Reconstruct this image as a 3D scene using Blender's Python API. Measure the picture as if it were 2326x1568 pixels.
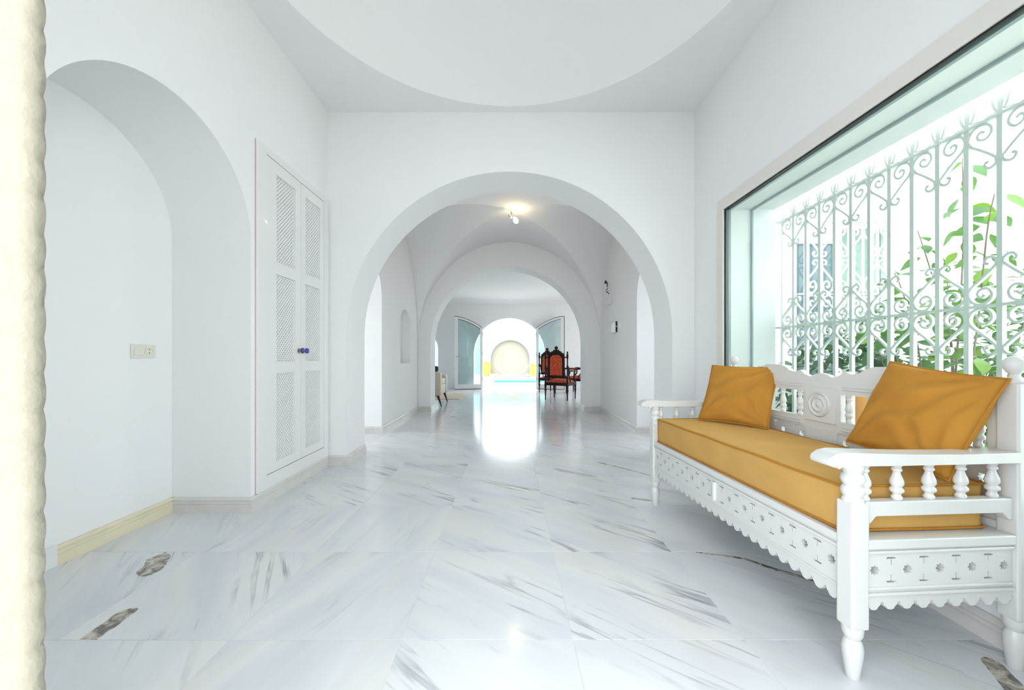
import bpy, bmesh, math, random
from math import sin, cos, pi, sqrt, radians
from mathutils import Vector, Matrix
from mathutils.geometry import tessellate_polygon

# ------------------------------------------------------------------ clear
for o in list(bpy.data.objects):
    bpy.data.objects.remove(o, do_unlink=True)
scene = bpy.context.scene
COL = scene.collection
random.seed(7)

# ------------------------------------------------------------------ camera
cam_d = bpy.data.cameras.new('camera')
cam_d.sensor_fit = 'HORIZONTAL'
cam_d.sensor_width = 36.0
cam_d.lens = 36.0 * 866.0 / 2326.0
cam_d.shift_x = 6.0 / 2326.0
cam_d.shift_y = 26.0 / 2326.0
cam_d.clip_start = 0.02
cam_d.clip_end = 300
cam = bpy.data.objects.new('camera', cam_d)
COL.objects.link(cam)
cam.location = (0, 0, 0.99)
cam.rotation_euler = (pi / 2, 0, 0)
scene.camera = cam

# ------------------------------------------------------------------ world, sun, exposure
SKY = 1.75
w = bpy.data.worlds.new('sky')
scene.world = w
w.use_nodes = True
bg = w.node_tree.nodes['Background']
bg.inputs[0].default_value = (0.90, 0.955, 1.0, 1)
bg.inputs[1].default_value = SKY

sun_d = bpy.data.lights.new('sun', 'SUN')
sun_d.energy = 1.2
sun_d.angle = radians(1.0)
sun_d.color = (1.0, 0.95, 0.87)
sun = bpy.data.objects.new('sun', sun_d)
COL.objects.link(sun)
sun.rotation_euler = Vector((0.75, 0.33, -1.5)).to_track_quat('-Z', 'Y').to_euler()
sun['label'] = 'high midday sun lighting the terrace'
sun['category'] = 'sun'

def portal(name, loc, direction, sx, sy):
    d = bpy.data.lights.new(name, 'AREA')
    d.shape = 'RECTANGLE'; d.size = sx; d.size_y = sy
    d.cycles.is_portal = True
    o = bpy.data.objects.new(name, d); COL.objects.link(o)
    o.location = loc
    o.rotation_euler = Vector(direction).to_track_quat('-Z', 'Y').to_euler()
    return o

vs = scene.view_settings
vs.view_transform = 'Standard'
vs.look = 'None'
vs.gamma = 1.0
vs.use_curve_mapping = False
vs.exposure = 1.68

# ------------------------------------------------------------------ materials
MATS = {}
def new_mat(name):
    m = bpy.data.materials.new(name); m.use_nodes = True
    MATS[name] = m
    return m, m.node_tree.nodes, m.node_tree.links, m.node_tree.nodes['Principled BSDF']

def simple(name, col, rough=0.5, metal=0.0, bump=0.0, bscale=60, var=0.0, vscale=4.0, sheen=0.0, coat=0.0, spec=0.5):
    m, n, l, b = new_mat(name)
    b.inputs['Base Color'].default_value = (*col, 1)
    b.inputs['Roughness'].default_value = rough
    b.inputs['Metallic'].default_value = metal
    b.inputs['Specular IOR Level'].default_value = spec
    if sheen:
        b.inputs['Sheen Weight'].default_value = sheen
        b.inputs['Sheen Roughness'].default_value = 0.4
        b.inputs['Sheen Tint'].default_value = (*[min(1, c * 1.6) for c in col], 1)
    if coat:
        b.inputs['Coat Weight'].default_value = coat
    tc = n.new('ShaderNodeTexCoord')
    if var:
        nz = n.new('ShaderNodeTexNoise'); nz.inputs['Scale'].default_value = vscale
        nz.inputs['Detail'].default_value = 4
        l.new(tc.outputs['Object'], nz.inputs['Vector'])
        mx = n.new('ShaderNodeMix'); mx.data_type = 'RGBA'
        mx.inputs['A'].default_value = (*[c * (1 - var) for c in col], 1)
        mx.inputs['B'].default_value = (*[min(1, c * (1 + var)) for c in col], 1)
        l.new(nz.outputs['Fac'], mx.inputs['Factor'])
        l.new(mx.outputs['Result'], b.inputs['Base Color'])
    if bump:
        nb = n.new('ShaderNodeTexNoise'); nb.inputs['Scale'].default_value = bscale
        nb.inputs['Detail'].default_value = 3
        l.new(tc.outputs['Object'], nb.inputs['Vector'])
        bp = n.new('ShaderNodeBump'); bp.inputs['Strength'].default_value = bump
        bp.inputs['Distance'].default_value = 0.01
        l.new(nb.outputs['Fac'], bp.inputs['Height'])
        l.new(bp.outputs['Normal'], b.inputs['Normal'])
    return m

PLASTER = simple('white_plaster', (0.895, 0.90, 0.905), 0.75, bump=0.05, bscale=25, spec=0.25)
CEIL = simple('ceiling_plaster', (0.895, 0.90, 0.905), 0.8, spec=0.2)
STONE = simple('cream_stone', (0.34, 0.315, 0.25), 0.8, bump=0.3, bscale=90, var=0.06, vscale=30)
PAINT = simple('white_paint', (0.83, 0.835, 0.83), 0.32, bump=0.02, bscale=40, coat=0.15)
LACQ = simple('sofa_lacquer', (0.70, 0.705, 0.695), 0.28, bump=0.03, bscale=30, coat=0.2)
TRIMM = simple('window_trim', (0.80, 0.78, 0.74), 0.45)
BLACK = simple('black_gasket', (0.015, 0.017, 0.018), 0.4)
ALU = simple('grey_aluminium', (0.36, 0.42, 0.43), 0.4, metal=0.3)
IRON = simple('white_iron', (0.76, 0.775, 0.76), 0.42, bump=0.05, bscale=120)
VELVETP = simple('pillow_velvet', (0.50, 0.235, 0.040), 0.85, bump=0.12, bscale=220, var=0.16, vscale=9, sheen=0.3, spec=0.15)
VELVET = simple('mustard_velvet', (0.585, 0.345, 0.105), 0.85, bump=0.12, bscale=220, var=0.14, vscale=7, sheen=0.35, spec=0.15)
PIPING = simple('mustard_piping', (0.46, 0.21, 0.035), 0.85, sheen=0.2, spec=0.1)
DARKWOOD = simple('dark_carved_wood', (0.016, 0.006, 0.004), 0.5, var=0.3, vscale=20, spec=0.25)
BLUEC = simple('blue_ceramic', (0.035, 0.04, 0.28), 0.15, var=0.7, vscale=120, coat=0.6)
BRASS = simple('brass', (0.45, 0.38, 0.2), 0.35, metal=0.8)
CREAM = simple('cream_leather', (0.62, 0.55, 0.42), 0.45, bump=0.05, bscale=150)
BLACKF = simple('black_fabric', (0.012, 0.012, 0.014), 0.7)
BLACKM = simple('black_metal', (0.012, 0.012, 0.013), 0.35)
BEIGER = simple('beige_rug', (0.62, 0.54, 0.42), 0.95, bump=0.3, bscale=180)
PLASTIC = simple('ivory_plastic', (0.78, 0.77, 0.68), 0.35)
PLASTICW = simple('white_plastic', (0.85, 0.85, 0.85), 0.3)
DARKPL = simple('dark_hole', (0.03, 0.03, 0.028), 0.6)
TEAK = simple('deckchair_wood', (0.42, 0.18, 0.05), 0.5)
AQUA = simple('aqua_render', (0.24, 0.40, 0.40), 0.8)
CREAMW = simple('cream_render', (0.30, 0.275, 0.22), 0.8)
YELLOW = simple('yellow_render', (0.42, 0.31, 0.07), 0.8)
PAVE = simple('pale_paving', (0.48, 0.47, 0.45), 0.7, var=0.06, vscale=2)
SOIL = simple('garden_gravel', (0.68, 0.66, 0.60), 0.9, var=0.2, vscale=12)
BARK = simple('stem_bark', (0.22, 0.17, 0.12), 0.8)
TERRA = simple('orange_terracotta', (0.75, 0.30, 0.05), 0.6)
DGLASS = simple('dark_window_glass', (0.16, 0.22, 0.25), 0.08)
SKIRT = simple('marble_skirting', (0.70, 0.69, 0.66), 0.3, var=0.12, vscale=9)
SKIRTY = simple('yellowed_skirting', (0.80, 0.73, 0.53), 0.4, var=0.08, vscale=9)
GROUT = simple('pale_grout', (0.86, 0.85, 0.80), 0.8)
DARKIN = simple('cabinet_inside', (0.25, 0.25, 0.245), 0.8)

def leafmat(name, c1, c2, trans):
    m, n, l, b = new_mat(name)
    oi = n.new('ShaderNodeObjectInfo')
    geo = n.new('ShaderNodeNewGeometry')
    add = n.new('ShaderNodeMath'); add.operation = 'ADD'
    l.new(oi.outputs['Random'], add.inputs[0]); l.new(geo.outputs['Random Per Island'], add.inputs[1])
    fr = n.new('ShaderNodeMath'); fr.operation = 'FRACT'; l.new(add.outputs[0], fr.inputs[0])
    mx = n.new('ShaderNodeMix'); mx.data_type = 'RGBA'
    mx.inputs['A'].default_value = (*c1, 1); mx.inputs['B'].default_value = (*c2, 1)
    l.new(fr.outputs[0], mx.inputs['Factor'])
    l.new(mx.outputs['Result'], b.inputs['Base Color'])
    b.inputs['Roughness'].default_value = 0.45
    tr = n.new('ShaderNodeBsdfTranslucent'); tr.inputs[0].default_value = (*trans, 1)
    ms = n.new('ShaderNodeMixShader'); ms.inputs[0].default_value = 0.35
    l.new(b.outputs[0], ms.inputs[1]); l.new(tr.outputs[0], ms.inputs[2])
    l.new(ms.outputs[0], n['Material Output'].inputs['Surface'])
    return m
LEAF = leafmat('shrub_leaf', (0.035, 0.11, 0.03), (0.09, 0.20, 0.045), (0.11, 0.27, 0.035))
LEAFD = leafmat('bush_leaf', (0.02, 0.07, 0.03), (0.06, 0.14, 0.05), (0.06, 0.17, 0.035))
LEAFY = leafmat('young_leaf', (0.08, 0.20, 0.025), (0.17, 0.30, 0.04), (0.20, 0.36, 0.03))

def glassmat(name, tint, refl=0.06, rough=0.0):
    m, n, l, b = new_mat(name)
    tr = n.new('ShaderNodeBsdfTransparent'); tr.inputs[0].default_value = (*tint, 1)
    gl = n.new('ShaderNodeBsdfGlossy'); gl.inputs['Roughness'].default_value = rough
    lw = n.new('ShaderNodeLayerWeight'); lw.inputs['Blend'].default_value = 0.5
    pw = n.new('ShaderNodeMath'); pw.operation = 'POWER'; pw.inputs[1].default_value = 4.0
    fr = n.new('ShaderNodeMath'); fr.operation = 'MULTIPLY_ADD'; fr.inputs[1].default_value = 0.8; fr.inputs[2].default_value = refl * 0.4
    l.new(lw.outputs['Facing'], pw.inputs[0]); l.new(pw.outputs[0], fr.inputs[0])
    ms = n.new('ShaderNodeMixShader')
    l.new(fr.outputs[0], ms.inputs[0]); l.new(tr.outputs[0], ms.inputs[1]); l.new(gl.outputs[0], ms.inputs[2])
    l.new(ms.outputs[0], n['Material Output'].inputs['Surface'])
    return m
GLASS = glassmat('window_glass', (0.92, 0.972, 0.95), 0.08)
DOORGLASS = glassmat('door_glass', (0.86, 0.93, 0.93), 0.12)

def water():
    m, n, l, b = new_mat('pool_water')
    b.inputs['Base Color'].default_value = (0.03, 0.40, 0.48, 1)
    b.inputs['Roughness'].default_value = 0.5; b.inputs['Specular IOR Level'].default_value = 0.05
    tc = n.new('ShaderNodeTexCoord'); nz = n.new('ShaderNodeTexNoise'); nz.inputs['Scale'].default_value = 5
    l.new(tc.outputs['Object'], nz.inputs['Vector'])
    bp = n.new('ShaderNodeBump'); bp.inputs['Strength'].default_value = 0.2
    l.new(nz.outputs['Fac'], bp.inputs['Height']); l.new(bp.outputs['Normal'], b.inputs['Normal'])
    return m
WATER = water()

def marble(name):
    """White marble, blue-grey streaks. Object colour: R = vein angle / 2pi, G,B = offset, A = amount of veins."""
    m, n, l, b = new_mat(name)
    tc = n.new('ShaderNodeTexCoord'); oi = n.new('ShaderNodeObjectInfo')
    sep = n.new('ShaderNodeSeparateColor'); l.new(oi.outputs['Color'], sep.inputs[0])
    ang = n.new('ShaderNodeMath'); ang.operation = 'MULTIPLY'; ang.inputs[1].default_value = 2 * pi
    l.new(sep.outputs['Red'], ang.inputs[0])
    rot = n.new('ShaderNodeVectorRotate'); rot.rotation_type = 'Z_AXIS'
    l.new(tc.outputs['Object'], rot.inputs['Vector']); l.new(ang.outputs[0], rot.inputs['Angle'])
    off = n.new('ShaderNodeCombineXYZ')
    for i, ch in enumerate(('Green', 'Blue')):
        mu = n.new('ShaderNodeMath'); mu.operation = 'MULTIPLY'; mu.inputs[1].default_value = 40
        l.new(sep.outputs[ch], mu.inputs[0]); l.new(mu.outputs[0], off.inputs[i])
    ad = n.new('ShaderNodeVectorMath'); ad.operation = 'ADD'
    l.new(rot.outputs[0], ad.inputs[0]); l.new(off.outputs[0], ad.inputs[1])
    def stretched(sx, sy, scale, detail, dist, rough=0.55):
        ml = n.new('ShaderNodeVectorMath'); ml.operation = 'MULTIPLY'
        ml.inputs[1].default_value = (sx, sy, 1)
        l.new(ad.outputs[0], ml.inputs[0])
        z = n.new('ShaderNodeTexNoise'); z.inputs['Scale'].default_value = scale
        z.inputs['Detail'].default_value = detail; z.inputs['Distortion'].default_value = dist
        z.inputs['Roughness'].default_value = rough
        l.new(ml.outputs[0], z.inputs['Vector'])
        return z
    def ramp(src, stops):
        r = n.new('ShaderNodeValToRGB')
        e = r.color_ramp.elements
        e[0].position, e[0].color = stops[0][0], (stops[0][1],) * 3 + (1,)
        e[1].position, e[1].color = stops[1][0], (stops[1][1],) * 3 + (1,)
        for p, v in stops[2:]:
            k = e.new(p); k.color = (v, v, v, 1)
        l.new(src, r.inputs[0]); return r
    def mix(fac, a, bcol):
        mx = n.new('ShaderNodeMix'); mx.data_type = 'RGBA'
        l.new(fac, mx.inputs['Factor'])
        if isinstance(a, tuple): mx.inputs['A'].default_value = a
        else: l.new(a, mx.inputs['A'])
        mx.inputs['B'].default_value = bcol
        return mx.outputs['Result']
    cloud = stretched(0.7, 3.2, 1.5, 6, 0.5)
    c = mix(ramp(cloud.outputs['Fac'], [(0.36, 0.0), (0.72, 0.8)]).outputs[0], (0.80, 0.81, 0.82, 1), (0.64, 0.68, 0.735, 1))
    warm = stretched(0.8, 2.5, 1.3, 3, 0.2)
    c = mix(ramp(warm.outputs['Fac'], [(0.55, 0.0), (0.75, 0.55)]).outputs[0], c, (0.80, 0.76, 0.68, 1))
    # streaks: ridge of a stretched noise, broken up by a mask
    st = stretched(0.55, 7.5, 1.7, 4, 0.25, 0.5)
    rid = ramp(st.outputs['Fac'], [(0.47, 0.0), (0.50, 1.0), (0.55, 0.0)])
    msk = stretched(0.9, 2.6, 1.7, 4, 0.3)
    mk = ramp(msk.outputs['Fac'], [(0.50, 0.0), (0.68, 1.0)])
    mm = n.new('ShaderNodeMath'); mm.operation = 'MULTIPLY'
    l.new(rid.outputs[0], mm.inputs[0]); l.new(mk.outputs[0], mm.inputs[1])
    m2 = n.new('ShaderNodeMath'); m2.operation = 'MULTIPLY'
    l.new(mm.outputs[0], m2.inputs[0]); l.new(oi.outputs['Alpha'], m2.inputs[1])
    c = mix(m2.outputs[0], c, (0.20, 0.225, 0.26, 1))
    l.new(c, b.inputs['Base Color'])
    b.inputs['Roughness'].default_value = 0.13
    b.inputs['Specular IOR Level'].default_value = 0.5
    return m
MARBLE = marble('veined_marble')

def blotch_marble():
    m = MARBLE.copy(); m.name = 'blotched_marble'
    n, l = m.node_tree.nodes, m.node_tree.links
    b = n['Principled BSDF']
    src = b.inputs['Base Color'].links[0].from_socket
    tc = n.new('ShaderNodeTexCoord')
    at = n.new('ShaderNodeVertexColor'); at.layer_name = 'blotch'
    nz = n.new('ShaderNodeTexNoise'); nz.inputs['Scale'].default_value = 22; nz.inputs['Detail'].default_value = 6
    nz.inputs['Distortion'].default_value = 1.2
    l.new(tc.outputs['Object'], nz.inputs['Vector'])
    rp = n.new('ShaderNodeValToRGB')
    e = rp.color_ramp.elements
    e[0].position = 0.38; e[0].color = (0.13, 0.12, 0.10, 1)
    e[1].position = 0.62; e[1].color = (0.62, 0.58, 0.48, 1)
    l.new(nz.outputs['Fac'], rp.inputs[0])
    nz2 = n.new('ShaderNodeTexNoise'); nz2.inputs['Scale'].default_value = 14; nz2.inputs['Detail'].default_value = 3
    l.new(tc.outputs['Object'], nz2.inputs['Vector'])
    ad = n.new('ShaderNodeMath'); ad.operation = 'ADD'
    l.new(at.outputs['Color'], ad.inputs[0]); l.new(nz2.outputs['Fac'], ad.inputs[1])
    rr = n.new('ShaderNodeValToRGB')
    rr.color_ramp.elements[0].position = 0.93; rr.color_ramp.elements[1].position = 0.99
    l.new(ad.outputs[0], rr.inputs[0])
    mx = n.new('ShaderNodeMix'); mx.data_type = 'RGBA'
    l.new(rr.outputs[0], mx.inputs['Factor']); l.new(src, mx.inputs['A']); l.new(rp.outputs[0], mx.inputs['B'])
    l.new(mx.outputs['Result'], b.inputs['Base Color'])
    return m
BLOTCH = blotch_marble()

def fabric_red():
    m, n, l, b = new_mat('red_patterned_upholstery')
    tc = n.new('ShaderNodeTexCoord'); v = n.new('ShaderNodeTexVoronoi'); v.inputs['Scale'].default_value = 55
    l.new(tc.outputs['Object'], v.inputs['Vector'])
    r = n.new('ShaderNodeValToRGB')
    r.color_ramp.elements[0].position = 0.22; r.color_ramp.elements[0].color = (0.80, 0.33, 0.12, 1)
    r.color_ramp.elements[1].position = 0.36; r.color_ramp.elements[1].color = (0.55, 0.055, 0.015, 1)
    l.new(v.outputs['Distance'], r.inputs[0]); l.new(r.outputs[0], b.inputs['Base Color'])
    b.inputs['Roughness'].default_value = 0.8
    return m
REDFAB = fabric_red()

def stripes():
    m, n, l, b = new_mat('blue_white_stripes')
    tc = n.new('ShaderNodeTexCoord'); sx = n.new('ShaderNodeSeparateXYZ')
    l.new(tc.outputs['Object'], sx.inputs[0])
    a = n.new('ShaderNodeMath'); a.operation = 'MULTIPLY'; a.inputs[1].default_value = 2 * pi / 0.125
    s = n.new('ShaderNodeMath'); s.operation = 'COSINE'
    l.new(sx.outputs['X'], a.inputs[0]); l.new(a.outputs[0], s.inputs[0])
    g = n.new('ShaderNodeMath'); g.operation = 'GREATER_THAN'; g.inputs[1].default_value = 0.1
    l.new(s.outputs[0], g.inputs[0])
    mx = n.new('ShaderNodeMix'); mx.data_type = 'RGBA'
    mx.inputs['A'].default_value = (0.85, 0.85, 0.85, 1); mx.inputs['B'].default_value = (0.02, 0.05, 0.30, 1)
    l.new(g.outputs[0], mx.inputs['Factor']); l.new(mx.outputs['Result'], b.inputs['Base Color'])
    b.inputs['Roughness'].default_value = 0.8
    return m
STRIPE = stripes()

def bulbmat():
    m, n, l, b = new_mat('lit_bulb')
    b.inputs['Emission Color'].default_value = (1.0, 0.78, 0.45, 1)
    b.inputs['Emission Strength'].default_value = 17.0
    return m
BULB = bulbmat()

# ------------------------------------------------------------------ helpers
def tag(o, label=None, cat=None, group=None, kind=None):
    if label: o['label'] = label
    if cat: o['category'] = cat
    if group: o['group'] = group
    if kind: o['kind'] = kind
    return o

def link(name, me, mat=None, parent=None, M=None, smooth=None):
    if mat is not None and len(me.materials) == 0:
        me.materials.append(mat)
    if smooth is not None:
        me.shade_smooth()
        me.set_sharp_from_angle(angle=radians(smooth))
    o = bpy.data.objects.new(name, me)
    COL.objects.link(o)
    if parent is not None: o.parent = parent
    if M is not None: o.matrix_local = M
    return o

def empty(name, loc=(0, 0, 0), rz=0.0):
    o = bpy.data.objects.new(name, None)
    COL.objects.link(o)
    o.location = loc; o.rotation_euler = (0, 0, rz)
    o.empty_display_size = 0.1
    return o

def T(x, y, z): return Matrix.Translation((x, y, z))
def R(a, ax): return Matrix.Rotation(a, 4, ax)

class MB:
    def __init__(s): s.v = []; s.f = []
    def add(s, vs, fs):
        k = len(s.v); s.v += [tuple(p) for p in vs]; s.f += [tuple(i + k for i in f) for f in fs]; return s
    def box(s, x0, x1, y0, y1, z0, z1, M=None):
        vs = [Vector(p) for p in ((x0, y0, z0), (x1, y0, z0), (x1, y1, z0), (x0, y1, z0), (x0, y0, z1), (x1, y0, z1), (x1, y1, z1), (x0, y1, z1))]
        if M: vs = [M @ p for p in vs]
        return s.add(vs, [(0, 3, 2, 1), (4, 5, 6, 7), (0, 1, 5, 4), (1, 2, 6, 5), (2, 3, 7, 6), (3, 0, 4, 7)])
    def lathe(s, prof, n=16, M=None, cap=True):
        vs = []; fs = []
        for r, z in prof:
            for i in range(n):
                a = 2 * pi * i / n; vs.append(Vector((r * cos(a), r * sin(a), z)))
        m = len(prof)
        for j in range(m - 1):
            for i in range(n):
                i2 = (i + 1) % n
                fs.append((j * n + i, j * n + i2, (j + 1) * n + i2, (j + 1) * n + i))
        if cap:
            fs.append(tuple(reversed(range(n)))); fs.append(tuple((m - 1) * n + i for i in range(n)))
        if M: vs = [M @ p for p in vs]
        return s.add(vs, fs)
    def tube(s, pts, rad, n=8, closed=False):
        pts = [Vector(p) for p in pts]; m = len(pts); vs = []; fs = []
        prev = None
        for i, p in enumerate(pts):
            if closed: t = pts[(i + 1) % m] - pts[i - 1]
            else: t = pts[min(i + 1, m - 1)] - pts[max(i - 1, 0)]
            t.normalize()
            if prev is None:
                up = Vector((0, 0, 1)) if abs(t.z) < 0.9 else Vector((1, 0, 0))
                nx = t.cross(up).normalized()
            else:
                nx = (prev - t * prev.dot(t)).normalized()
            prev = nx; ny = t.cross(nx)
            r = rad[i] if isinstance(rad, (list, tuple)) else rad
            for k in range(n):
                a = 2 * pi * k / n; vs.append(p + (nx * cos(a) + ny * sin(a)) * r)
        for i in range(m if closed else m - 1):
            j = (i + 1) % m
            for k in range(n):
                k2 = (k + 1) % n
                fs.append((i * n + k, i * n + k2, j * n + k2, j * n + k))
        if not closed:
            fs.append(tuple(reversed(range(n)))); fs.append(tuple((m - 1) * n + k for k in range(n)))
        return s.add(vs, fs)
    def plate(s, outer, holes, t, M=None):
        """solid plate: outline in local XY, thickness along local Z 0..t"""
        loops = [outer] + list(holes)
        loops3 = [[Vector((p[0], p[1], 0)) for p in lp] for lp in loops]
        tris = tessellate_polygon(loops3)
        flat = [p for lp in loops3 for p in lp]; N = len(flat)
        vs = flat + [p + Vector((0, 0, t)) for p in flat]
        fs = []
        for a, b, c in tris:
            cr = (flat[b] - flat[a]).cross(flat[c] - flat[a]).z
            if abs(cr) < 1e-12: continue
            if cr < 0: b, c = c, b
            fs.append((c, b, a)); fs.append((a + N, b + N, c + N))
        k = 0
        for li, lp in enumerate(loops3):
            n = len(lp)
            area = sum(lp[i].x * lp[(i + 1) % n].y - lp[(i + 1) % n].x * lp[i].y for i in range(n))
            ccw = area > 0
            for i in range(n):
                a, b = k + i, k + (i + 1) % n
                if ccw == (li == 0): fs.append((a, b, b + N, a + N))
                else: fs.append((b, a, a + N, b + N))
            k += n
        if M: vs = [M @ p for p in vs]
        return s.add(vs, fs)
    def mesh(s, name, mat=None):
        me = bpy.data.meshes.new(name)
        me.from_pydata(s.v, [], s.f); me.update()
        if mat: me.materials.append(mat)
        return me
    def build(s, name, mat, parent=None, M=None, smooth=None, bevel=None):
        o = link(name, s.mesh(name, mat), None, parent, M, smooth)
        if bevel:
            md = o.modifiers.new('bevel', 'BEVEL'); md.width = bevel; md.segments = 2
            md.limit_method = 'ANGLE'; md.angle_limit = radians(40)
        return o

# plate frames: XZ plane (thickness along +Y) and YZ plane (thickness along +X or -X)
def F_XZ(y): return Matrix(((1, 0, 0, 0), (0, 0, 1, y), (0, 1, 0, 0), (0, 0, 0, 1)))      # local z -> +Y
def F_YZ(x): return Matrix(((0, 0, 1, x), (1, 0, 0, 0), (0, 1, 0, 0), (0, 0, 0, 1)))      # (u=Y, v=Z), local z -> +X

def arch_pts(c, hw, z0, spring, rise=None, n=48):
    """closed outline of an arched opening, from bottom left clockwise"""
    rise = hw if rise is None else rise
    p = [(c - hw, z0), (c - hw, spring)]
    for i in range(1, n):
        a = pi - pi * i / n
        p.append((c + hw * cos(a), spring + rise * sin(a)))
    p += [(c + hw, spring), (c + hw, z0)]
    return p

def notch(u0, u1, z1, arches):
    """wall outline with arched openings cut up from z=0 (arches sorted by u)"""
    p = [(u0, 0.0)]
    for a in arches: p += a
    p += [(u1, 0.0), (u1, z1), (u0, z1)]
    return p

def catmull(pts, n=6):
    P = [Vector(p) for p in pts]; P = [P[0]] + P + [P[-1]]; out = []
    for i in range(1, len(P) - 2):
        for k in range(n):
            t = k / n
            a, b, c, d = P[i - 1], P[i], P[i + 1], P[i + 2]
            out.append(0.5 * ((2 * b) + (c - a) * t + (2 * a - 5 * b + 4 * c - d) * t * t + (3 * b - a - 3 * c + d) * t ** 3))
    out.append(P[-2]); return out

def copy_tree(o, parent=None):
    c = o.copy(); COL.objects.link(c); c.parent = parent
    for ch in o.children: copy_tree(ch, c)
    return c

def struct(o, label, cat): return tag(o, label, cat, kind='structure')

# ================================================================== STRUCTURE
XL, XR = -1.65, 1.68
Y0, Y1, Y1b = 0.46, 3.464, 3.896
Y2, Y2b = 6.86, 7.29
Y3, Y3b = 11.7, 12.0
ZC = 3.21

# floor: grout bed + marble tiles
floor = MB().box(-4.1, 4.1, -0.6, 12.0, -0.20, -0.0015).build('floor', GROUT)
struct(floor, 'polished white marble tile floor running through the arched rooms', 'floor')
g = 0.0018
S = 0.6
def tile_mesh(mat):
    h = S / 2 - g / 2; c = 0.0004
    m = MB()
    vs = [(-h, -h, -0.012), (h, -h, -0.012), (h, h, -0.012), (-h, h, -0.012),
          (-h, -h, -c), (h, -h, -c), (h, h, -c), (-h, h, -c),
          (-h + c, -h + c, 0), (h - c, -h + c, 0), (h - c, h - c, 0), (-h + c, h - c, 0)]
    fs = [(0, 1, 5, 4), (1, 2, 6, 5), (2, 3, 7, 6), (3, 0, 4, 7), (4, 5, 9, 8), (5, 6, 10, 9), (6, 7, 11, 10), (7, 4, 8, 11), (8, 9, 10, 11)]
    m.add(vs, fs)
    return m.mesh('tile', mat)
tme = tile_mesh(MARBLE)
rt = random.Random(21)
X00, Y00 = 0.2218, 1.331
ntile = 0
def seg(px, py, ax, ay, bx, by, wd):
    dx, dy = bx - ax, by - ay; t = max(0, min(1, ((px - ax) * dx + (py - ay) * dy) / (dx * dx + dy * dy)))
    return max(0.0, 1 - math.hypot(px - ax - t * dx, py - ay - t * dy) / wd)
# floor places (x0, y0, x1, y1, width in metres) of the brown and dark inclusions, per tile
BLOTS = {(-4, 0): [(-1.715, 1.87, -1.66, 1.76, 0.085)], (-3, 0): [(-1.475, 1.34, -1.48, 1.47, 0.06)],
         (1, 0): [(0.945, 1.925, 1.05, 1.90, 0.012), (1.05, 1.90, 1.151, 1.865, 0.015), (1.151, 1.865, 1.235, 1.774, 0.020), (1.235, 1.774, 1.34, 1.69, 0.022)],
         (1, 3): [(0.83, 3.56, 0.95, 3.44, 0.022), (0.95, 3.44, 1.20, 3.14, 0.020)],
         (2, -1): [(1.475, 1.09, 1.56, 1.23, 0.05)],
         (1, 2): [(1.02, 2.60, 0.86, 2.66, 0.018)]}
for j in range(-2, 18):
    for i in range(-7, 7):
        cx = X00 + S * (i + 0.5); cy = Y00 + S * (j + 0.5)
        lim = 4.2 if cy > 7.4 else 2.35
        if abs(cx) > lim or cy > 12.0 or cy < 0.1: continue
        if 3.95 < cy < 5.0: pass
        special = BLOTS.get((i, j))
        if special:
            # tile with inclusions of a shape of their own (denser grid carries the mask)
            me = tile_mesh(BLOTCH)
            bm = bmesh.new(); bm.from_mesh(me)
            tops = [f for f in bm.faces if f.normal.z > 0.9]
            bmesh.ops.subdivide_edges(bm, edges=list({e for f in tops for e in f.edges}), cuts=89, use_grid_fill=True)
            lay = bm.loops.layers.color.new('blotch')
            for f in bm.faces:
                for lp in f.loops:
                    x, y = lp.vert.co.x + cx, lp.vert.co.y + cy
                    v = min(1, 1.5 * max(seg(x, y, *q) for q in special))
                    lp[lay] = (v, v, v, 1)
            bm.to_mesh(me); bm.free()
        else:
            me = tme
        o = link('tile', me, None, floor, T(cx, cy, 0))
        a = radians(35) + rt.gauss(0, 0.10)
        if cx < -0.4 and cy < 2.6: a = radians(rt.choice((80, 95, 110, 60)))
        elif rt.random() < 0.15: a += radians(rt.choice((-40, 50)))
        amt = 0.35 if rt.random() < 0.3 else rt.uniform(0.6, 1.0)
        o.color = ((a / (2 * pi)) % 1.0, rt.random(), rt.random(), amt)
        ntile += 1

# --- entrance hall
# left wall with arched niche and cabinet recess
W_niche = arch_pts(1.865, 0.57, 0.0, 1.72)
cabY0, cabY1, cabZ0, cabZ1 = 2.505, 3.42, 0.115, 2.385
lw = MB().plate(notch(Y0 - 0.06, Y1 + 0.02, 3.4, [W_niche]), [[(cabY0, cabZ0), (cabY1, cabZ0), (cabY1, cabZ1), (cabY0, cabZ1)]], 0.504, F_YZ(XL - 0.504))
struct(lw.build('wall_left', PLASTER, smooth=30), 'white plaster wall with arched niche and built-in cupboard', 'wall')
struct(MB().box(-2.45, XL - 0.504, Y0 - 0.06, 3.9, 0, 3.4).build('wall_niche_back', PLASTER), 'white plaster back of the arched niche', 'wall')
# right wall with the long picture window
wy0, wy1, wz0, wz1 = 0.62, 2.98, 0.40, 2.14
rw = MB().plate([(Y0 - 0.06, 0), (Y1 + 0.02, 0), (Y1 + 0.02, 3.4), (Y0 - 0.06, 3.4)], [[(wy0, wz0), (wy1, wz0), (wy1, wz1), (wy0, wz1)]], 0.40, F_YZ(XR))
struct(rw.build('wall_right', PLASTER), 'white plaster wall around the long picture window', 'wall')
# wall behind the camera: opening from X=-0.60 to 1.2
nw = MB().plate([(-2.45, 0), (-0.66, 0), (-0.66, 2.8), (0.95, 2.8), (0.95, 0), (2.08, 0), (2.08, 3.4), (-2.45, 3.4)], [], 0.08, F_XZ(Y0 - 0.08))
struct(nw.build('wall_near', PLASTER), 'plaster wall around the wide entrance opening', 'wall')
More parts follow.
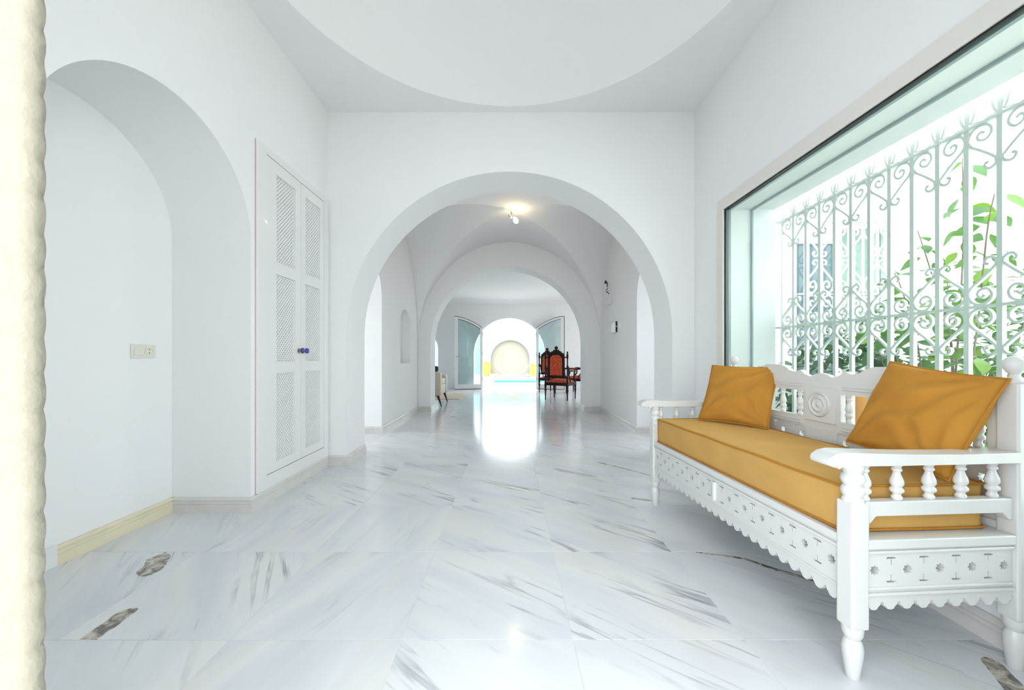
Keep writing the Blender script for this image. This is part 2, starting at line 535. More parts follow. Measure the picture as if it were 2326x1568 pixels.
# cream stone jamb of the entrance: splayed, knobbly
def jamb():
    m = MB(); nz, nu = 300, 26
    xa, ya, xb, yb = -0.72, 0.30, -0.553, 0.436
    L = math.hypot(xb - xa, yb - ya); nx, ny = (yb - ya) / L, -(xb - xa) / L
    rr = random.Random(5)
    vs = []; fs = []
    P = 0.0405
    for k in range(nz + 1):
        z = 2.6 * k / nz
        row = z / P
        for i in range(nu + 1):
            u = i / nu
            d = (1 - u) * L
            ph = 0.5 * (int(d / 0.032) % 2)
            b = abs(sin(pi * (row + ph))) ** 0.7 * (0.55 + 0.45 * abs(sin(pi * d / 0.032)) ** 0.5)
            b += 0.25 * sin(z * 57 + d * 60) * sin(z * 23 + 1)
            amp = 0.0028
            edge = abs(sin(pi * row + .4 * sin(z * 9))) ** 0.8 * 0.0036 * max(0, 1 - d / 0.05)
            vs.append((xa + (xb - xa) * u + nx * amp * b + edge, ya + (yb - ya) * u + ny * amp * b, z))
        e = abs(sin(pi * row + .4 * sin(z * 9))) ** 0.8 * 0.0036
        vs.append((xb + e - 0.002, yb + 0.018, z)); vs.append((xb - 0.05, yb + 0.022, z)); vs.append((xa - 0.1, yb + 0.02, z)); vs.append((xa - 0.1, ya, z))
    w_ = nu + 5
    for k in range(nz):
        for i in range(w_):
            i2 = (i + 1) % w_
            fs.append((k * w_ + i, k * w_ + i2, (k + 1) * w_ + i2, (k + 1) * w_ + i))
    fs.append(tuple(reversed(range(w_)))); fs.append(tuple(nz * w_ + i for i in range(w_)))
    m.add(vs, fs)
    return m
struct(jamb().build('trim_1', STONE, smooth=80), 'knobbly cream stone jamb of the entrance opening', 'stone jamb')
# ceiling with dome
DC, DR, RISE = 1.925, 1.455, 0.62
hole = [(DR * cos(2 * pi * i / 128), DC + DR * sin(2 * pi * i / 128)) for i in range(128)]
cm = MB().plate([(-2.4, 0.36), (2.05, 0.36), (2.05, Y1 + 0.2), (-2.4, Y1 + 0.2)], [hole], 0.12, T(0, 0, ZC))
struct(cm.build('ceiling', CEIL), 'flat white ceiling ring around the shallow dome', 'ceiling')
dm = MB()
RS = (DR * DR + RISE * RISE) / (2 * RISE); zc0 = ZC - (RS - RISE)
a1 = math.asin(DR / RS); prof = []
for i in range(40):
    a = a1 * (1 - i / 39.5)
    prof.append((RS * sin(a), zc0 + RS * cos(a)))
prof = [(DR, ZC)] + prof[1:]
dm.lathe(prof, 128, T(0, DC, 0.0), cap=False)
struct(dm.build('ceiling_dome', CEIL, smooth=40), 'shallow white dome over the entrance hall', 'dome')
# arch wall 1
aw = MB().plate(notch(-2.45, 2.30, 3.6, [arch_pts(0.0, 1.48, 0, 1.19, n=72)]), [], Y1b - Y1, F_XZ(Y1))
struct(aw.build('wall_front', PLASTER, smooth=30), 'white wall with the large round arch at the end of the entrance hall', 'wall')

# --- vaulted passage
XV = 1.64
lat = arch_pts(4.47, 0.43, 0, 1.74)
nich = arch_pts(6.02, 0.30, 0.886, 1.45, 0.28)
pw = MB().plate(notch(Y1b, Y2, 3.4, [lat]), [nich], 0.35, F_YZ(-XV - 0.35))
struct(pw.build('wall_passage_left', PLASTER, smooth=30), 'white passage wall with side arch and small arched niche', 'wall')
struct(MB().box(-XV - 0.35, -XV - 0.14, 5.6, 6.5, 0.8, 1.85).build('wall_niche_small', PLASTER), 'back of the small arched niche in the passage wall', 'wall')
pw = MB().plate(notch(Y1b, Y2, 3.4, [lat]), [], 0.35, F_YZ(XV))
struct(pw.build('wall_passage_right', PLASTER, smooth=30), 'white passage wall with side arch and electrical box', 'wall')
def vault():
    n = 72; zs, rise = 1.23, 1.82
    yc, hy, hx = (Y1b + Y2) / 2, (Y2 - Y1b) / 2, XV
    co = [-cos(pi * i / n) for i in range(n + 1)]
    vs = []; fs = []
    for b in co:
        for a in co:
            z = zs + rise * sqrt(max(0.0, 1 - min(abs(a), abs(b)) ** 2))
            vs.append((a * hx, yc + b * hy, z))
    w_ = n + 1
    for j in range(n):
        for i in range(n):
            p, q, r, s = j * w_ + i, j * w_ + i + 1, (j + 1) * w_ + i + 1, (j + 1) * w_ + i
            if (i < n / 2) == (j < n / 2): fs += [(p, r, q), (p, s, r)]
            else: fs += [(p, s, q), (q, s, r)]
    return MB().add(vs, fs)
struct(vault().build('ceiling_vault', CEIL, smooth=9), 'white groin vault over the passage', 'vault')
struct(MB().box(-4.1, 4.1, Y1b, Y2, 3.35, 3.5).build('ceiling_passage_roof', CEIL), 'roof slab above the groin vault', 'roof')
# side arms of the passage; unseen end openings added to light the rooms
for s, nm in ((-1, 'left'), (1, 'right')):
    m = MB()
    xa, xb = sorted((s * (XV + 0.35), s * (3.3 if s < 0 else 2.5)))
    xe = xa if s < 0 else xb
    m.plate([(3.90, 0), (5.04, 0), (5.04, 2.6), (3.90, 2.6)], [[(4.08, 0.4), (4.88, 0.4), (4.88, 2.3), (4.08, 2.3)]], 0.1, F_YZ(xe - 0.05))
    m.box(xa, xb, 3.90, 4.02, 0, 2.6).box(xa, xb, 4.92, 5.04, 0, 2.6).box(xa, xb, 3.90, 5.04, 2.45, 2.6)
    struct(m.build('wall_arm_' + nm, PLASTER), 'white walls of the short side arm off the passage, ' + nm + ' side', 'wall')
# arch wall 2
aw = MB().plate(notch(-4.1, 4.1, 3.5, [arch_pts(-0.03, 1.39, 0, 1.22, n=72)]), [], Y2b - Y2, F_XZ(Y2))
struct(aw.build('wall_middle', PLASTER, smooth=30), 'white wall with the second round arch before the living room', 'wall')

# --- living room
XW = 3.8
struct(MB().plate([(Y2b, 0), (Y3, 0), (Y3, 2.9), (Y2b, 2.9)], [], 0.3, F_YZ(-XW - 0.3)).build('wall_living_left', PLASTER), 'plain white living room side wall behind the cream armchair', 'wall')
struct(MB().plate([(Y2b, 0), (Y3, 0), (Y3, 2.9), (Y2b, 2.9)], [[(8.2, 0.5), (10.8, 0.5), (10.8, 2.3), (8.2, 2.3)]], 0.3, F_YZ(XW)).build('wall_living_right', PLASTER), 'white living room side wall with an unseen opening added to let in daylight', 'wall')  # opening is added out of view to brighten the living room
struct(MB().box(-4.1, 4.1, Y2b, Y3b, 2.72, 2.9).build('ceiling_living', CEIL), 'flat white living room ceiling', 'ceiling')
cv = MB().add([(-XW, Y3, 2.60), (XW, Y3, 2.60), (XW, Y3 - 0.02, 2.60), (-XW, Y3 - 0.02, 2.60), (-XW, Y3 - 0.2, 2.72), (XW, Y3 - 0.2, 2.72), (-XW, Y3, 2.73), (XW, Y3, 2.73)],
              [(0, 3, 2, 1), (3, 4, 5, 2), (4, 6, 7, 5), (0, 6, 4, 3), (1, 2, 5, 7), (0, 1, 7, 6)])
struct(cv.build('trim_2', CEIL), 'white cornice along the far living room wall', 'cornice')
fw = MB().plate(notch(-4.1, 4.1, 2.8, [arch_pts(0.0, 1.09, 0, 1.075, n=64)]), [arch_pts(-2.70, 0.54, 0.55, 1.22)], Y3b - Y3, F_XZ(Y3))
struct(fw.build('wall_far', PLASTER, smooth=30), 'white far wall with arched terrace doorway and arched window', 'wall')

# window in far wall
w2 = empty('window_2', (-2.70, Y3 + 0.12, 0.55)); struct(w2, 'arched living room window beside the terrace door', 'window')
outer = [(x, z - 0.55) for x, z in arch_pts(0, 0.54, 0.55, 1.22)]
inner = [(x, z - 0.55) for x, z in arch_pts(0, 0.49, 0.60, 1.22)]
MB().plate(outer, [inner], 0.06, F_XZ(0)).build('window_frame', PAINT, w2)
MB().plate(inner, [], 0.008, F_XZ(0.026)).build('pane', GLASS, w2)

# baseboards: grooved marble skirting extruded along paths
def skirting(name, pts, mat, label, h=0.092):
    prof = [(0, 0), (0.020, 0), (0.020, 0.045), (0.015, 0.049), (0.018, 0.053), (0.018, 0.063), (0.013, 0.067), (0.016, 0.071), (0.016, 0.080), (0.010, h), (0, h)]
    P = [Vector((p[0], p[1])) for p in pts]; vs = []; fs = []; n = len(prof)
    for i, p in enumerate(P):
        def nrm(a, b): d = (b - a).normalized(); return Vector((d.y, -d.x))      # to the right of travel
        if i == 0: nn = nrm(P[0], P[1]); k = 1
        elif i == len(P) - 1: nn = nrm(P[-2], P[-1]); k = 1
        else:
            n1, n2 = nrm(P[i - 1], p), nrm(p, P[i + 1]); nn = (n1 + n2).normalized(); k = 1 / max(0.3, nn.dot(n1))
        for d, z in prof: vs.append((p.x + nn.x * d * k, p.y + nn.y * d * k, z))
    for i in range(len(P) - 1):
        for j in range(n - 1):
            a = i * n + j; fs.append((a, a + n, a + n + 1, a + 1))
    fs.append(tuple(range(n))); fs.append(tuple(reversed([(len(P) - 1) * n + j for j in range(n)])))
    return struct(MB().add(vs, fs).build(name, mat), label, 'baseboard')
xn = XL - 0.504
skirting('baseboard_niche', [(xn, 1.80), (xn, 2.435)], SKIRTY, 'yellowed grooved skirting along the niche wall')
struct(MB().box(xn, xn + 0.02, 1.30, 1.80, 0, 0.10).build('baseboard_niche_end', PAINT), 'plain white skirting block at the end of the niche', 'baseboard')
skirting('baseboard_left', [(xn, 2.435), (XL, 2.435), (XL, Y1), (-1.48, Y1), (-1.48, Y1b)], SKIRT, 'grooved grey marble skirting under the cupboard and round the arch pier')
skirting('baseboard_passage_left', [(-XV - 0.35, 4.90), (-XV, 4.90), (-XV, Y2), (-1.42, Y2), (-1.42, Y2b)], SKIRT, 'grey marble skirting along the passage wall with the small niche')
skirting('baseboard_passage_right', [(1.36, Y2b), (1.36, Y2), (XV, Y2), (XV, 4.90), (XV + 0.35, 4.90)], SKIRT, 'grey marble skirting along the passage wall with the electrical box')
skirting('baseboard_right', [(1.48, Y1b), (1.48, Y1), (XR, Y1), (XR, Y0)], SKIRT, 'grey marble skirting below the picture window behind the sofa')

# picture window: trim, black gasket, glass, aluminium track
win = empty('window_1', (XR, wy1, wz0)); struct(win, 'long picture window with slim black gasket behind the white sofa', 'window')
def fr(y0, y1, z0, z1, wd):   # frame loop in window-local coordinates
    return ([(y0 - wy1, z0 - wz0), (y1 - wy1, z0 - wz0), (y1 - wy1, z1 - wz0), (y0 - wy1, z1 - wz0)],
            [(y0 + wd - wy1, z0 + wd - wz0), (y1 - wd - wy1, z0 + wd - wz0), (y1 - wd - wy1, z1 - wd - wz0), (y0 + wd - wy1, z1 - wd - wz0)])
o_, i_ = fr(wy0 - 0.085, wy1 + 0.085, wz0 - 0.085, wz1 + 0.085, 0.087)
MB().plate(o_, [i_], 0.014, F_YZ(-0.014)).build('trim_band', TRIMM, win, bevel=0.003)
o_, i_ = fr(wy0, wy1, wz0, wz1, 0.010)
MB().plate(o_, [i_], 0.012, F_YZ(0.0)).build('gasket', BLACK, win)
o_, i_ = fr(wy0, wy1, wz0, wz1, 0.014)
MB().plate(o_, [i_], 0.02, F_YZ(0.024)).build('glazing_bead', ALU, win)
MB().plate(fr(wy0 + .004, wy1 - .004, wz0 + .004, wz1 - .004, 0.01)[0], [], 0.008, F_YZ(0.014)).build('pane', GLASS, win)
o_, i_ = fr(wy0, wy1, wz0, wz1, 0.016)
MB().plate(o_, [i_], 0.012, F_YZ(0.205)).build('outer_track', ALU, win)
MB().box(-0.02, 0.42, wy0 - wy1, 0, -0.03, 0.0).build('window_sill', PAINT, win)
portal('portal_window', (XR + 0.30, (wy0 + wy1) / 2, (wz0 + wz1) / 2), (-1, 0, 0), wy1 - wy0, wz1 - wz0)
portal('portal_entrance', (0.15, Y0 - 0.15, 1.4), (0, 1, 0), 1.65, 2.8)
portal('portal_terrace', (0, Y3b + 0.05, 1.08), (0, -1, 0), 2.2, 2.2)

# terrace doors (leaves swung back against the wall)
def door_leaf(name, side, label):
    root = empty(name, (side * 0.835, Y3 - 0.09, 0.012))
    struct(root, label, 'door')
    Wd = 0.83; zh, zo = 1.845, 2.175          # heights at hinge / meeting stile
    def top(u, dz=0.0):                        # circular-looking head
        t = u / Wd
        return zh + (zo - zh) * (1 - (1 - t) ** 1.75) - dz
    N = 20
    out = [(0, 0)] + [(Wd, 0)] + [(Wd * (1 - i / N), top(Wd * (1 - i / N))) for i in range(N + 1)]
    a, b = 0.06, Wd - 0.10
    inn = [(a, 0.14), (b, 0.14)] + [(b + (a - b) * i / N, top(b + (a - b) * i / N, 0.075)) for i in range(N + 1)]
    ang = math.atan2(-0.17, 0.82)
    def mk(mb, nm, mat, **k):
        # local u -> direction away from the hinge
        c, s_ = cos(ang), sin(ang)
        M = Matrix(((side * c, 0, s_ * side, 0), (s_, 0, -c, 0), (0, 1, 0, 0), (0, 0, 0, 1)))
        return mb.build(nm, mat, root, M, **k)
    mk(MB().plate(out, [inn], 0.05), 'leaf_frame', PAINT)
    mk(MB().plate(inn, [], 0.008, T(0, 0, 0.02)), 'pane', DOORGLASS)
    # dark seals on the arched head and meeting edge
    seal = [(Wd * i / N, top(Wd * i / N) - 0.002) for i in range(N + 1)] + [(Wd * (1 - i / N), top(Wd * (1 - i / N)) + 0.014) for i in range(N + 1)]
    mk(MB().plate(seal, [], 0.052), 'seal', DARKPL)
    seal2 = [(b * i / N + a * (1 - i / N), top(b * i / N + a * (1 - i / N), 0.075)) for i in range(N + 1)]
    seal2 += [(x, z + 0.012) for x, z in reversed(seal2)]
    mk(MB().plate(seal2, [], 0.054), 'seal', DARKPL)
    if side > 0: mk(MB().box(Wd, Wd + 0.014, 0, zo, 0, 0.052), 'seal', DARKPL)
    mk(MB().box(0.03, Wd, -0.012, 0.003, 0, 0.05), 'seal', DARKPL)
    mk(MB().tube([(Wd - 0.05, 0.98, 0.05), (Wd - 0.05, 0.98, 0.10), (Wd - 0.16, 0.98, 0.10)], 0.009), 'handle', ALU)
    for z in (0.25, 1.0, 1.6): mk(MB().box(-0.02, 0.0, z, z + 0.1, 0.01, 0.04), 'hinge', ALU)
    return root
door_leaf('door_1', -1, 'open arched glass terrace door leaf next to the arched window')
door_leaf('door_2', 1, 'open arched glass terrace door leaf behind the carved chairs')
for s, nm in ((-1, 'trim_3'), (1, 'trim_4')):
    struct(MB().box(s * 0.845 - 0.03, s * 0.845 + 0.03, Y3 - 0.05, Y3 + 0.03, 0, 1.86).build(nm, PAINT), 'white door post beside the ' + ('left' if s < 0 else 'right') + ' terrace door leaf', 'door post')

# ================================================================== OUTSIDE
GZ = -0.20
px0, px1, py0, py1 = -0.75, 3.2, 17.2, 20.2
def ground(name, x0, x1, y0, y1, mat, label, z=GZ):
    return struct(MB().box(x0, x1, y0, y1, z - 0.6, z).build(name, mat), label, 'ground')
ground('ground_terrace_near', -30, 30, 12.0, py0, PAVE, 'pale paved terrace between house and pool')
ground('ground_terrace_far', -30, 30, py1, 40, PAVE, 'pale paved terrace beyond the pool')
ground('ground_terrace_left', -30, px0, py0, py1, PAVE, 'pale paved terrace left of the pool')
ground('ground_terrace_right', px1, 30, py0, py1, PAVE, 'pale paved terrace right of the pool')
ground('ground_garden', 4.1, 30, -20, 12.0, SOIL, 'pale gravel ground of the side garden')
ground('ground_garden_bed', 2.08, 4.1, -20, 3.9, SOIL, 'pale gravel bed under the picture window')
ground('ground_left', -30, -4.1, -20, 12.0, PAVE, 'pale paving on the far side of the house')
struct(MB().box(-4.1, 2.5, -2.0, Y0 - 0.08, 2.95, 3.1).build('ceiling_shade_slab', CEIL), 'unseen white slab added over the entrance to cut sky light', 'roof')  # unseen slab, added to hold back sky light falling through the entrance
ground('ground_forecourt', -4.1, 2.08, -20, -0.6, PAVE, 'pale paved forecourt at the entrance')
pool = empty('swimming_pool', ((px0 + px1) / 2, (py0 + py1) / 2, GZ - 0.6))
tag(pool, 'turquoise swimming pool in the paved terrace', 'pool')
MB().box(px0 - 8.0 + 8.0, px1, py0, py1, -0.01, 0.0, T(-(px0 + px1) / 2, -(py0 + py1) / 2, 0.02)).build('basin', AQUA, pool)
MB().box(px0, px1, py0, py1, 0.0, 0.50, T(-(px0 + px1) / 2, -(py0 + py1) / 2, 0.02)).build('water', WATER, pool)
# terrace end wall with a cream arched recess
YE = 24.6
ew = MB().plate(notch(-14, 14, 3.0, [arch_pts(0.05, 1.26, 0, 0.98)]), [], 0.5, F_XZ(YE))
e = struct(ew.build('wall_terrace', AQUA, smooth=30), 'pale aqua terrace wall with a round arched recess', 'wall'); e.location.z = GZ
e = struct(MB().box(-1.5, 1.6, YE + 0.25, YE + 0.55, 0, 2.5).build('wall_terrace_recess', CREAMW), 'cream back of the arched recess in the terrace wall', 'wall'); e.location.z = GZ
e = struct(MB().box(-1.3, 1.4, YE - 0.05, YE + 0.3, 0, 0.06).build('trim_5', PAVE), 'low stone step under the arched recess', 'step'); e.location.z = GZ
def planter(x0, x1, h, label):
    r = empty('yellow_planter', ((x0 + x1) / 2, 23.2, GZ)); tag(r, label, 'planter')
    hw = (x1 - x0) / 2
    MB().lathe([(hw * 0.72, 0), (hw * 0.95, h * 0.35), (hw, h * 0.7), (hw * 0.86, h * 0.97), (hw * 0.93, h), (hw * 0.8, h), (hw * 0.75, h * 0.9)], 24).build('body', YELLOW, r, smooth=50)
    MB().lathe([(hw * 0.78, h * 0.88), (hw * 0.5, h * 0.9), (0.01, h * 0.91)], 16).build('soil', BARK, r)
    return r
planter(-1.72, -1.12, 0.85, 'larger round yellow planter beside the cream recess of the terrace wall')
planter(1.25, 1.75, 0.75, 'smaller round yellow planter beside the cream recess of the terrace wall')

def deckchair(name, loc, rz, label):
    r = empty(name, loc, rz); tag(r, label, 'deckchair', 'striped deckchairs by the pool'); r.scale = (.8, .8, .8)
    hw = 0.30
    for s in (-1, 1):
        MB().tube([(s * hw, -0.45, 0.02), (s * hw, 0.38, 0.86)], 0.019, 6).build('back_rail', TEAK, r)
        MB().tube([(s * (hw - 0.04), -0.55, 0.36), (s * (hw - 0.04), 0.42, 0.02)], 0.019, 6).build('seat_rail', TEAK, r)
        MB().tube([(s * (hw + 0.03), 0.42, 0.02), (s * (hw + 0.03), 0.26, 0.70)], 0.015, 6).build('prop', TEAK, r)
    for y, z, w_ in ((0.38, 0.86, hw), (-0.55, 0.36, hw - 0.04), (-0.45, 0.02, hw), (0.42, 0.02, hw)):
        MB().tube([(-w_, y, z), (w_, y, z)], 0.017, 6).build('crossbar', TEAK, r)
    pts = catmull([(0, 0.38, 0.865), (0, 0.16, 0.58), (0, -0.08, 0.29), (0, -0.24, 0.20), (0, -0.40, 0.25), (0, -0.55, 0.365)], 5)
    m = MB(); vs = []; fs = []
    for p in pts:
        for x in (-0.25, 0.25):
            vs += [(x, p.y, p.z), (x, p.y, p.z + 0.006)]
    for i in range(len(pts) - 1):
        a = i * 4; b = a + 4
        fs += [(a + 1, a + 3, b + 3, b + 1), (a, b, b + 2, a + 2), (a, a + 1, b + 1, b), (a + 2, b + 2, b + 3, a + 3)]
    m.add(vs, fs).build('sling', STRIPE, r)
    return r
deckchair('deckchair', (-0.50, 22.3, GZ), radians(52), 'blue and white striped deckchair next to the larger yellow planter')
deckchair('deckchair', (0.80, 22.3, GZ), radians(-52), 'blue and white striped deckchair next to the smaller yellow planter')

# garden wall with the neighbouring barred window
YG = 3.74
GX0, GX1, GZ0, GZ1 = 2.80, 3.79, 0.62, 2.32
gw = MB().plate([(2.1, GZ), (9, GZ), (9, 3.7), (2.1, 3.7)], [[(GX0, GZ0), (GX1, GZ0), (GX1, GZ1), (GX0, GZ1)]], 0.14, F_XZ(YG))
struct(gw.build('wall_garden', PLASTER), 'bright white garden wall with a barred window', 'wall')
struct(MB().box(9.0, 9.3, -6, 3.74, GZ, 2.2).build('wall_garden_side', PLASTER), 'white boundary wall at the far side of the garden', 'wall')
w3 = empty('window_3', (GX0, YG + 0.07, GZ0)); struct(w3, 'window with scrolled white grille in the garden wall', 'window')
Wg, Hg = GX1 - GX0, GZ1 - GZ0
MB().plate([(0, 0), (Wg, 0), (Wg, Hg), (0, Hg)], [[(0.05, 0.05), (Wg * 0.47, 0.05), (Wg * 0.47, Hg - 0.2), (0.05, Hg - 0.2)], [(Wg * 0.53, 0.05), (Wg - 0.05, 0.05), (Wg - 0.05, Hg - 0.05), (Wg * 0.53, Hg - 0.05)]], 0.06, F_XZ(0)).build('window_frame', PAINT, w3)
MB().box(0.05, Wg * 0.47, 0.03, 0.04, 0.05, Hg - 0.2).build('pane', DGLASS, w3)
MB().box(Wg * 0.53, Wg - 0.05, 0.03, 0.04, 0.05, Hg - 0.05).build('pane', simple('pale_pane', (0.24, 0.34, 0.29), 0.15), w3)
MB().box(-0.05, Wg + 0.05, -0.02, 0.2, Hg, Hg + 0.05, T(0, -0.075, 0)).build('lintel_band', PLASTER, w3)

# scroll module shared by both grilles: (u, v) half heart hanging from v=0
HALF = [(.040, -.190), (.046, -.186), (.054, -.197), (.042, -.215), (.022, -.211), (.009, -.190), (.030, -.160), (.068, -.122), (.100, -.092), (.114, -.060), (.100, -.022), (.066, -.009), (.036, -.026), (.029, -.056), (.048, -.080), (.073, -.073), (.080, -.052), (.066, -.040), (.053, -.050)]
def ribbon(m, pts, th, dep):
    vs = []; fs = []; n = len(pts)
    for i, p in enumerate(pts):
        t = (pts[min(i + 1, n - 1)] - pts[max(i - 1, 0)]).normalized(); nn = Vector((-t.y, t.x)) * th / 2
        for q in (p + nn, p - nn):
            vs += [(0 - dep / 2, q.x, q.y), (dep / 2, q.x, q.y)]
    for i in range(n - 1):
        a, b = i * 4, i * 4 + 4
        fs += [(a, b, b + 1, a + 1), (a + 2, a + 3, b + 3, b + 2), (a, a + 2, b + 2, b), (a + 1, b + 1, b + 3, a + 3)]
    fs += [(0, 1, 3, 2), (4 * n - 4, 4 * n - 2, 4 * n - 1, 4 * n - 3)]
    m.add(vs, fs)
def heart(su=1.0, sv=1.0, th=0.010, dep=0.016, flip=False, n=4):
    m = MB(); sg = -1 if flip else 1
    for s in (-1, 1):
        pts = [Vector((p.x, p.y)) for p in catmull([(s * u * su, sg * v * sv, 0) for u, v in HALF], n)]
        ribbon(m, pts, th, dep)
    # clamp collar at the vertex
    v = sg * -.188 * sv
    m.box(-dep / 2 - .003, dep / 2 + .003, -.016, .016, v - .008, v + .008)
    return m
gr = empty('window_grille', (2.13, wy1, 0.30))
tag(gr, 'white wrought iron grille of spear-topped bars and hearts outside the picture window', 'window grille')
ZT, ZM = 2.04 - 0.30, 1.215 - 0.30
hd = heart().mesh('scroll', IRON); hu = heart(flip=True).mesh('scroll', IRON)
nb = 20
bar = MB().box(-.010, .010, -.010, .010, 0.0, ZT + 0.02).mesh('bar', IRON)
sp = MB()
sp.add([(-.007, -.007, 0), (.007, -.007, 0), (.007, .007, 0), (-.007, .007, 0), (-.005, -.013, .07), (.005, -.013, .07), (.005, .013, .07), (-.005, .013, .07), (0, 0, .145)],
       [(0, 1, 5, 4), (1, 2, 6, 5), (2, 3, 7, 6), (3, 0, 4, 7), (4, 5, 8), (5, 6, 8), (6, 7, 8), (7, 4, 8), (0, 3, 2, 1)])
for s in (-1, 1):
    ribbon(sp, [Vector((p.x, p.y)) for p in catmull([(s * .004, .012, 0), (s * .016, .018, 0), (s * .024, .04, 0), (s * .030, .066, 0), (s * .042, .088, 0)], 4)], .010, .010)
    ribbon(sp, [Vector((p.x, p.y)) for p in catmull([(s * .006, .016, 0), (s * .022, .008, 0), (s * .040, .006, 0), (s * .058, .0, 0)], 4)], .006, .010)
spm = sp.mesh('spear_head', IRON)
for k in range(nb):
    y = -0.01 - 0.12 * k
    link('bar', bar, None, gr, T(0, y, 0))
    link('spear_head', spm, None, gr, T(0, y, ZT + 0.008))
    if k % 2 == 1:
        link('scroll', hd, None, gr, T(0, y, ZT))
        link('scroll', hu, None, gr, T(0, y, ZM))
        link('scroll', hd, None, gr, T(0, y, ZM))
MB().box(-.013, .013, -0.12 * nb + 0.05, 0.03, ZT - .006, ZT + .006).build('rail', IRON, gr)
MB().box(-.013, .013, -0.12 * nb + 0.05, 0.03, ZM - .006, ZM + .006).build('rail', IRON, gr)
MB().box(-.013, .013, -0.12 * nb + 0.05, 0.03, 0.06, 0.072).build('rail', IRON, gr)
MB().box(-.05, .012, -.008, .008, ZT - .008, ZT + .008, T(0, 0.015, 0)).build('bracket', IRON, gr)
MB().box(-.05, .012, -.008, .008, ZM - .008, ZM + .008, T(0, 0.015, 0)).build('bracket', IRON, gr)

g2 = empty('window_grille', (GX0, YG - 0.04, GZ0), radians(-90))
tag(g2, 'smaller white heart-scrolled grille over the window in the garden wall', 'window grille')
sb = 0.1405; rowh = 0.347
h2d = heart(sb / 0.12, 1.53, 0.012, 0.014, n=3).mesh('scroll', IRON); h2u = heart(sb / 0.12, 1.53, 0.012, 0.014, True, n=3).mesh('scroll', IRON)
bar2 = MB().box(-.008, .008, -.008, .008, 0, Hg).mesh('bar', IRON)
for k in range(7):
    y = 0.07 + sb * k
    link('bar', bar2, None, g2, T(0, y, 0))
    if k % 2 == 1:
        for r_ in range(4):
            z = Hg - 0.03 - rowh * r_
            if r_ % 2 == 0: link('scroll', h2d, None, g2, T(0, y, z))
            else: link('scroll', h2u, None, g2, T(0, y, z - rowh))
for z in (Hg - 0.02, Hg - 0.03 - rowh * 2, 0.05):
    MB().box(-.01, .01, 0.0, Wg, z - .006, z + .006).build('rail', IRON, g2)

# pierced vent block high on the garden wall
vh = []
for i in range(5):
    for j in range(5):
        cx, cz = 0.035 + 0.057 * i, 0.035 + 0.057 * j
        vh.append([(cx - .018, cz), (cx, cz - .018), (cx + .018, cz), (cx, cz + .018)])
v = MB().plate([(0, 0), (0.3, 0), (0.3, 0.3), (0, 0.3)], vh, 0.03, F_XZ(0)).build('vent_block', PLASTER)
v.location = (4.46, YG - 0.03, 2.42); tag(v, 'pierced white vent block high on the garden wall', 'vent')

# plants
def leaf_mesh(mat, L=1.0, W=0.62, name='leaf'):
    vs = []; N = 6
    prof = [0.0, 0.62, 0.95, 1.0, 0.8, 0.45, 0.0]
    for i in range(N + 1):
        t = i / N; ww = prof[i] * W / 2; x = t * L; z = -0.16 * L * (t - 0.15) ** 2 * 1.3
        vs += [(x, -ww, z + 0.14 * ww), (x, 0, z), (x, ww, z + 0.14 * ww)]
    fs = []
    for i in range(N):
        a = i * 3; b = a + 3
        fs += [(a, a + 1, b + 1, b), (a + 1, a + 2, b + 2, b + 1)]
    me = MB().add(vs, fs).mesh(name, mat); me.shade_smooth()
    return me
LM = {'a': leaf_mesh(LEAF), 'd': leaf_mesh(LEAFD, W=0.55), 'y': leaf_mesh(LEAFY, W=0.7)}
def leaf_at(parent, kind, p, size, az, tilt, roll):
    M = T(*p) @ R(az, 'Z') @ R(tilt, 'Y') @ R(roll, 'X') @ Matrix.Scale(size, 4)
    return link('leaf', LM[kind], None, parent, M)
rp = random.Random(11)
def shrub(name, base, stems, label, kind='a', size=(0.07, 0.11), step=0.07, start=0.35, cat='shrub'):
    r = empty(name, base); tag(r, label, cat)
    for st in stems:
        pts = catmull(st, 8)
        n = len(pts)
        MB().tube([tuple(p) for p in pts], [0.0055 * (1 - 0.75 * i / (n - 1)) + .0015 for i in range(n)], 6).build('stem', BARK, r)
        L = 0; az = rp.random() * 6
        tot = sum((pts[i + 1] - pts[i]).length for i in range(n - 1)); nxt = tot * start
        for i in range(n - 1):
            L += (pts[i + 1] - pts[i]).length
            while L > nxt:
                az += 2.4 + rp.gauss(0, .3); nxt += step * rp.uniform(.7, 1.3)
                p = pts[i]
                k = kind if rp.random() > 0.18 else 'y'
                off = Vector((cos(az), sin(az), 0)) * 0.025
                leaf_at(r, k, (p.x + off.x, p.y + off.y, p.z + .005), rp.uniform(*size), az, rp.uniform(-.1, .95), rp.uniform(-.8, .8))
    return r
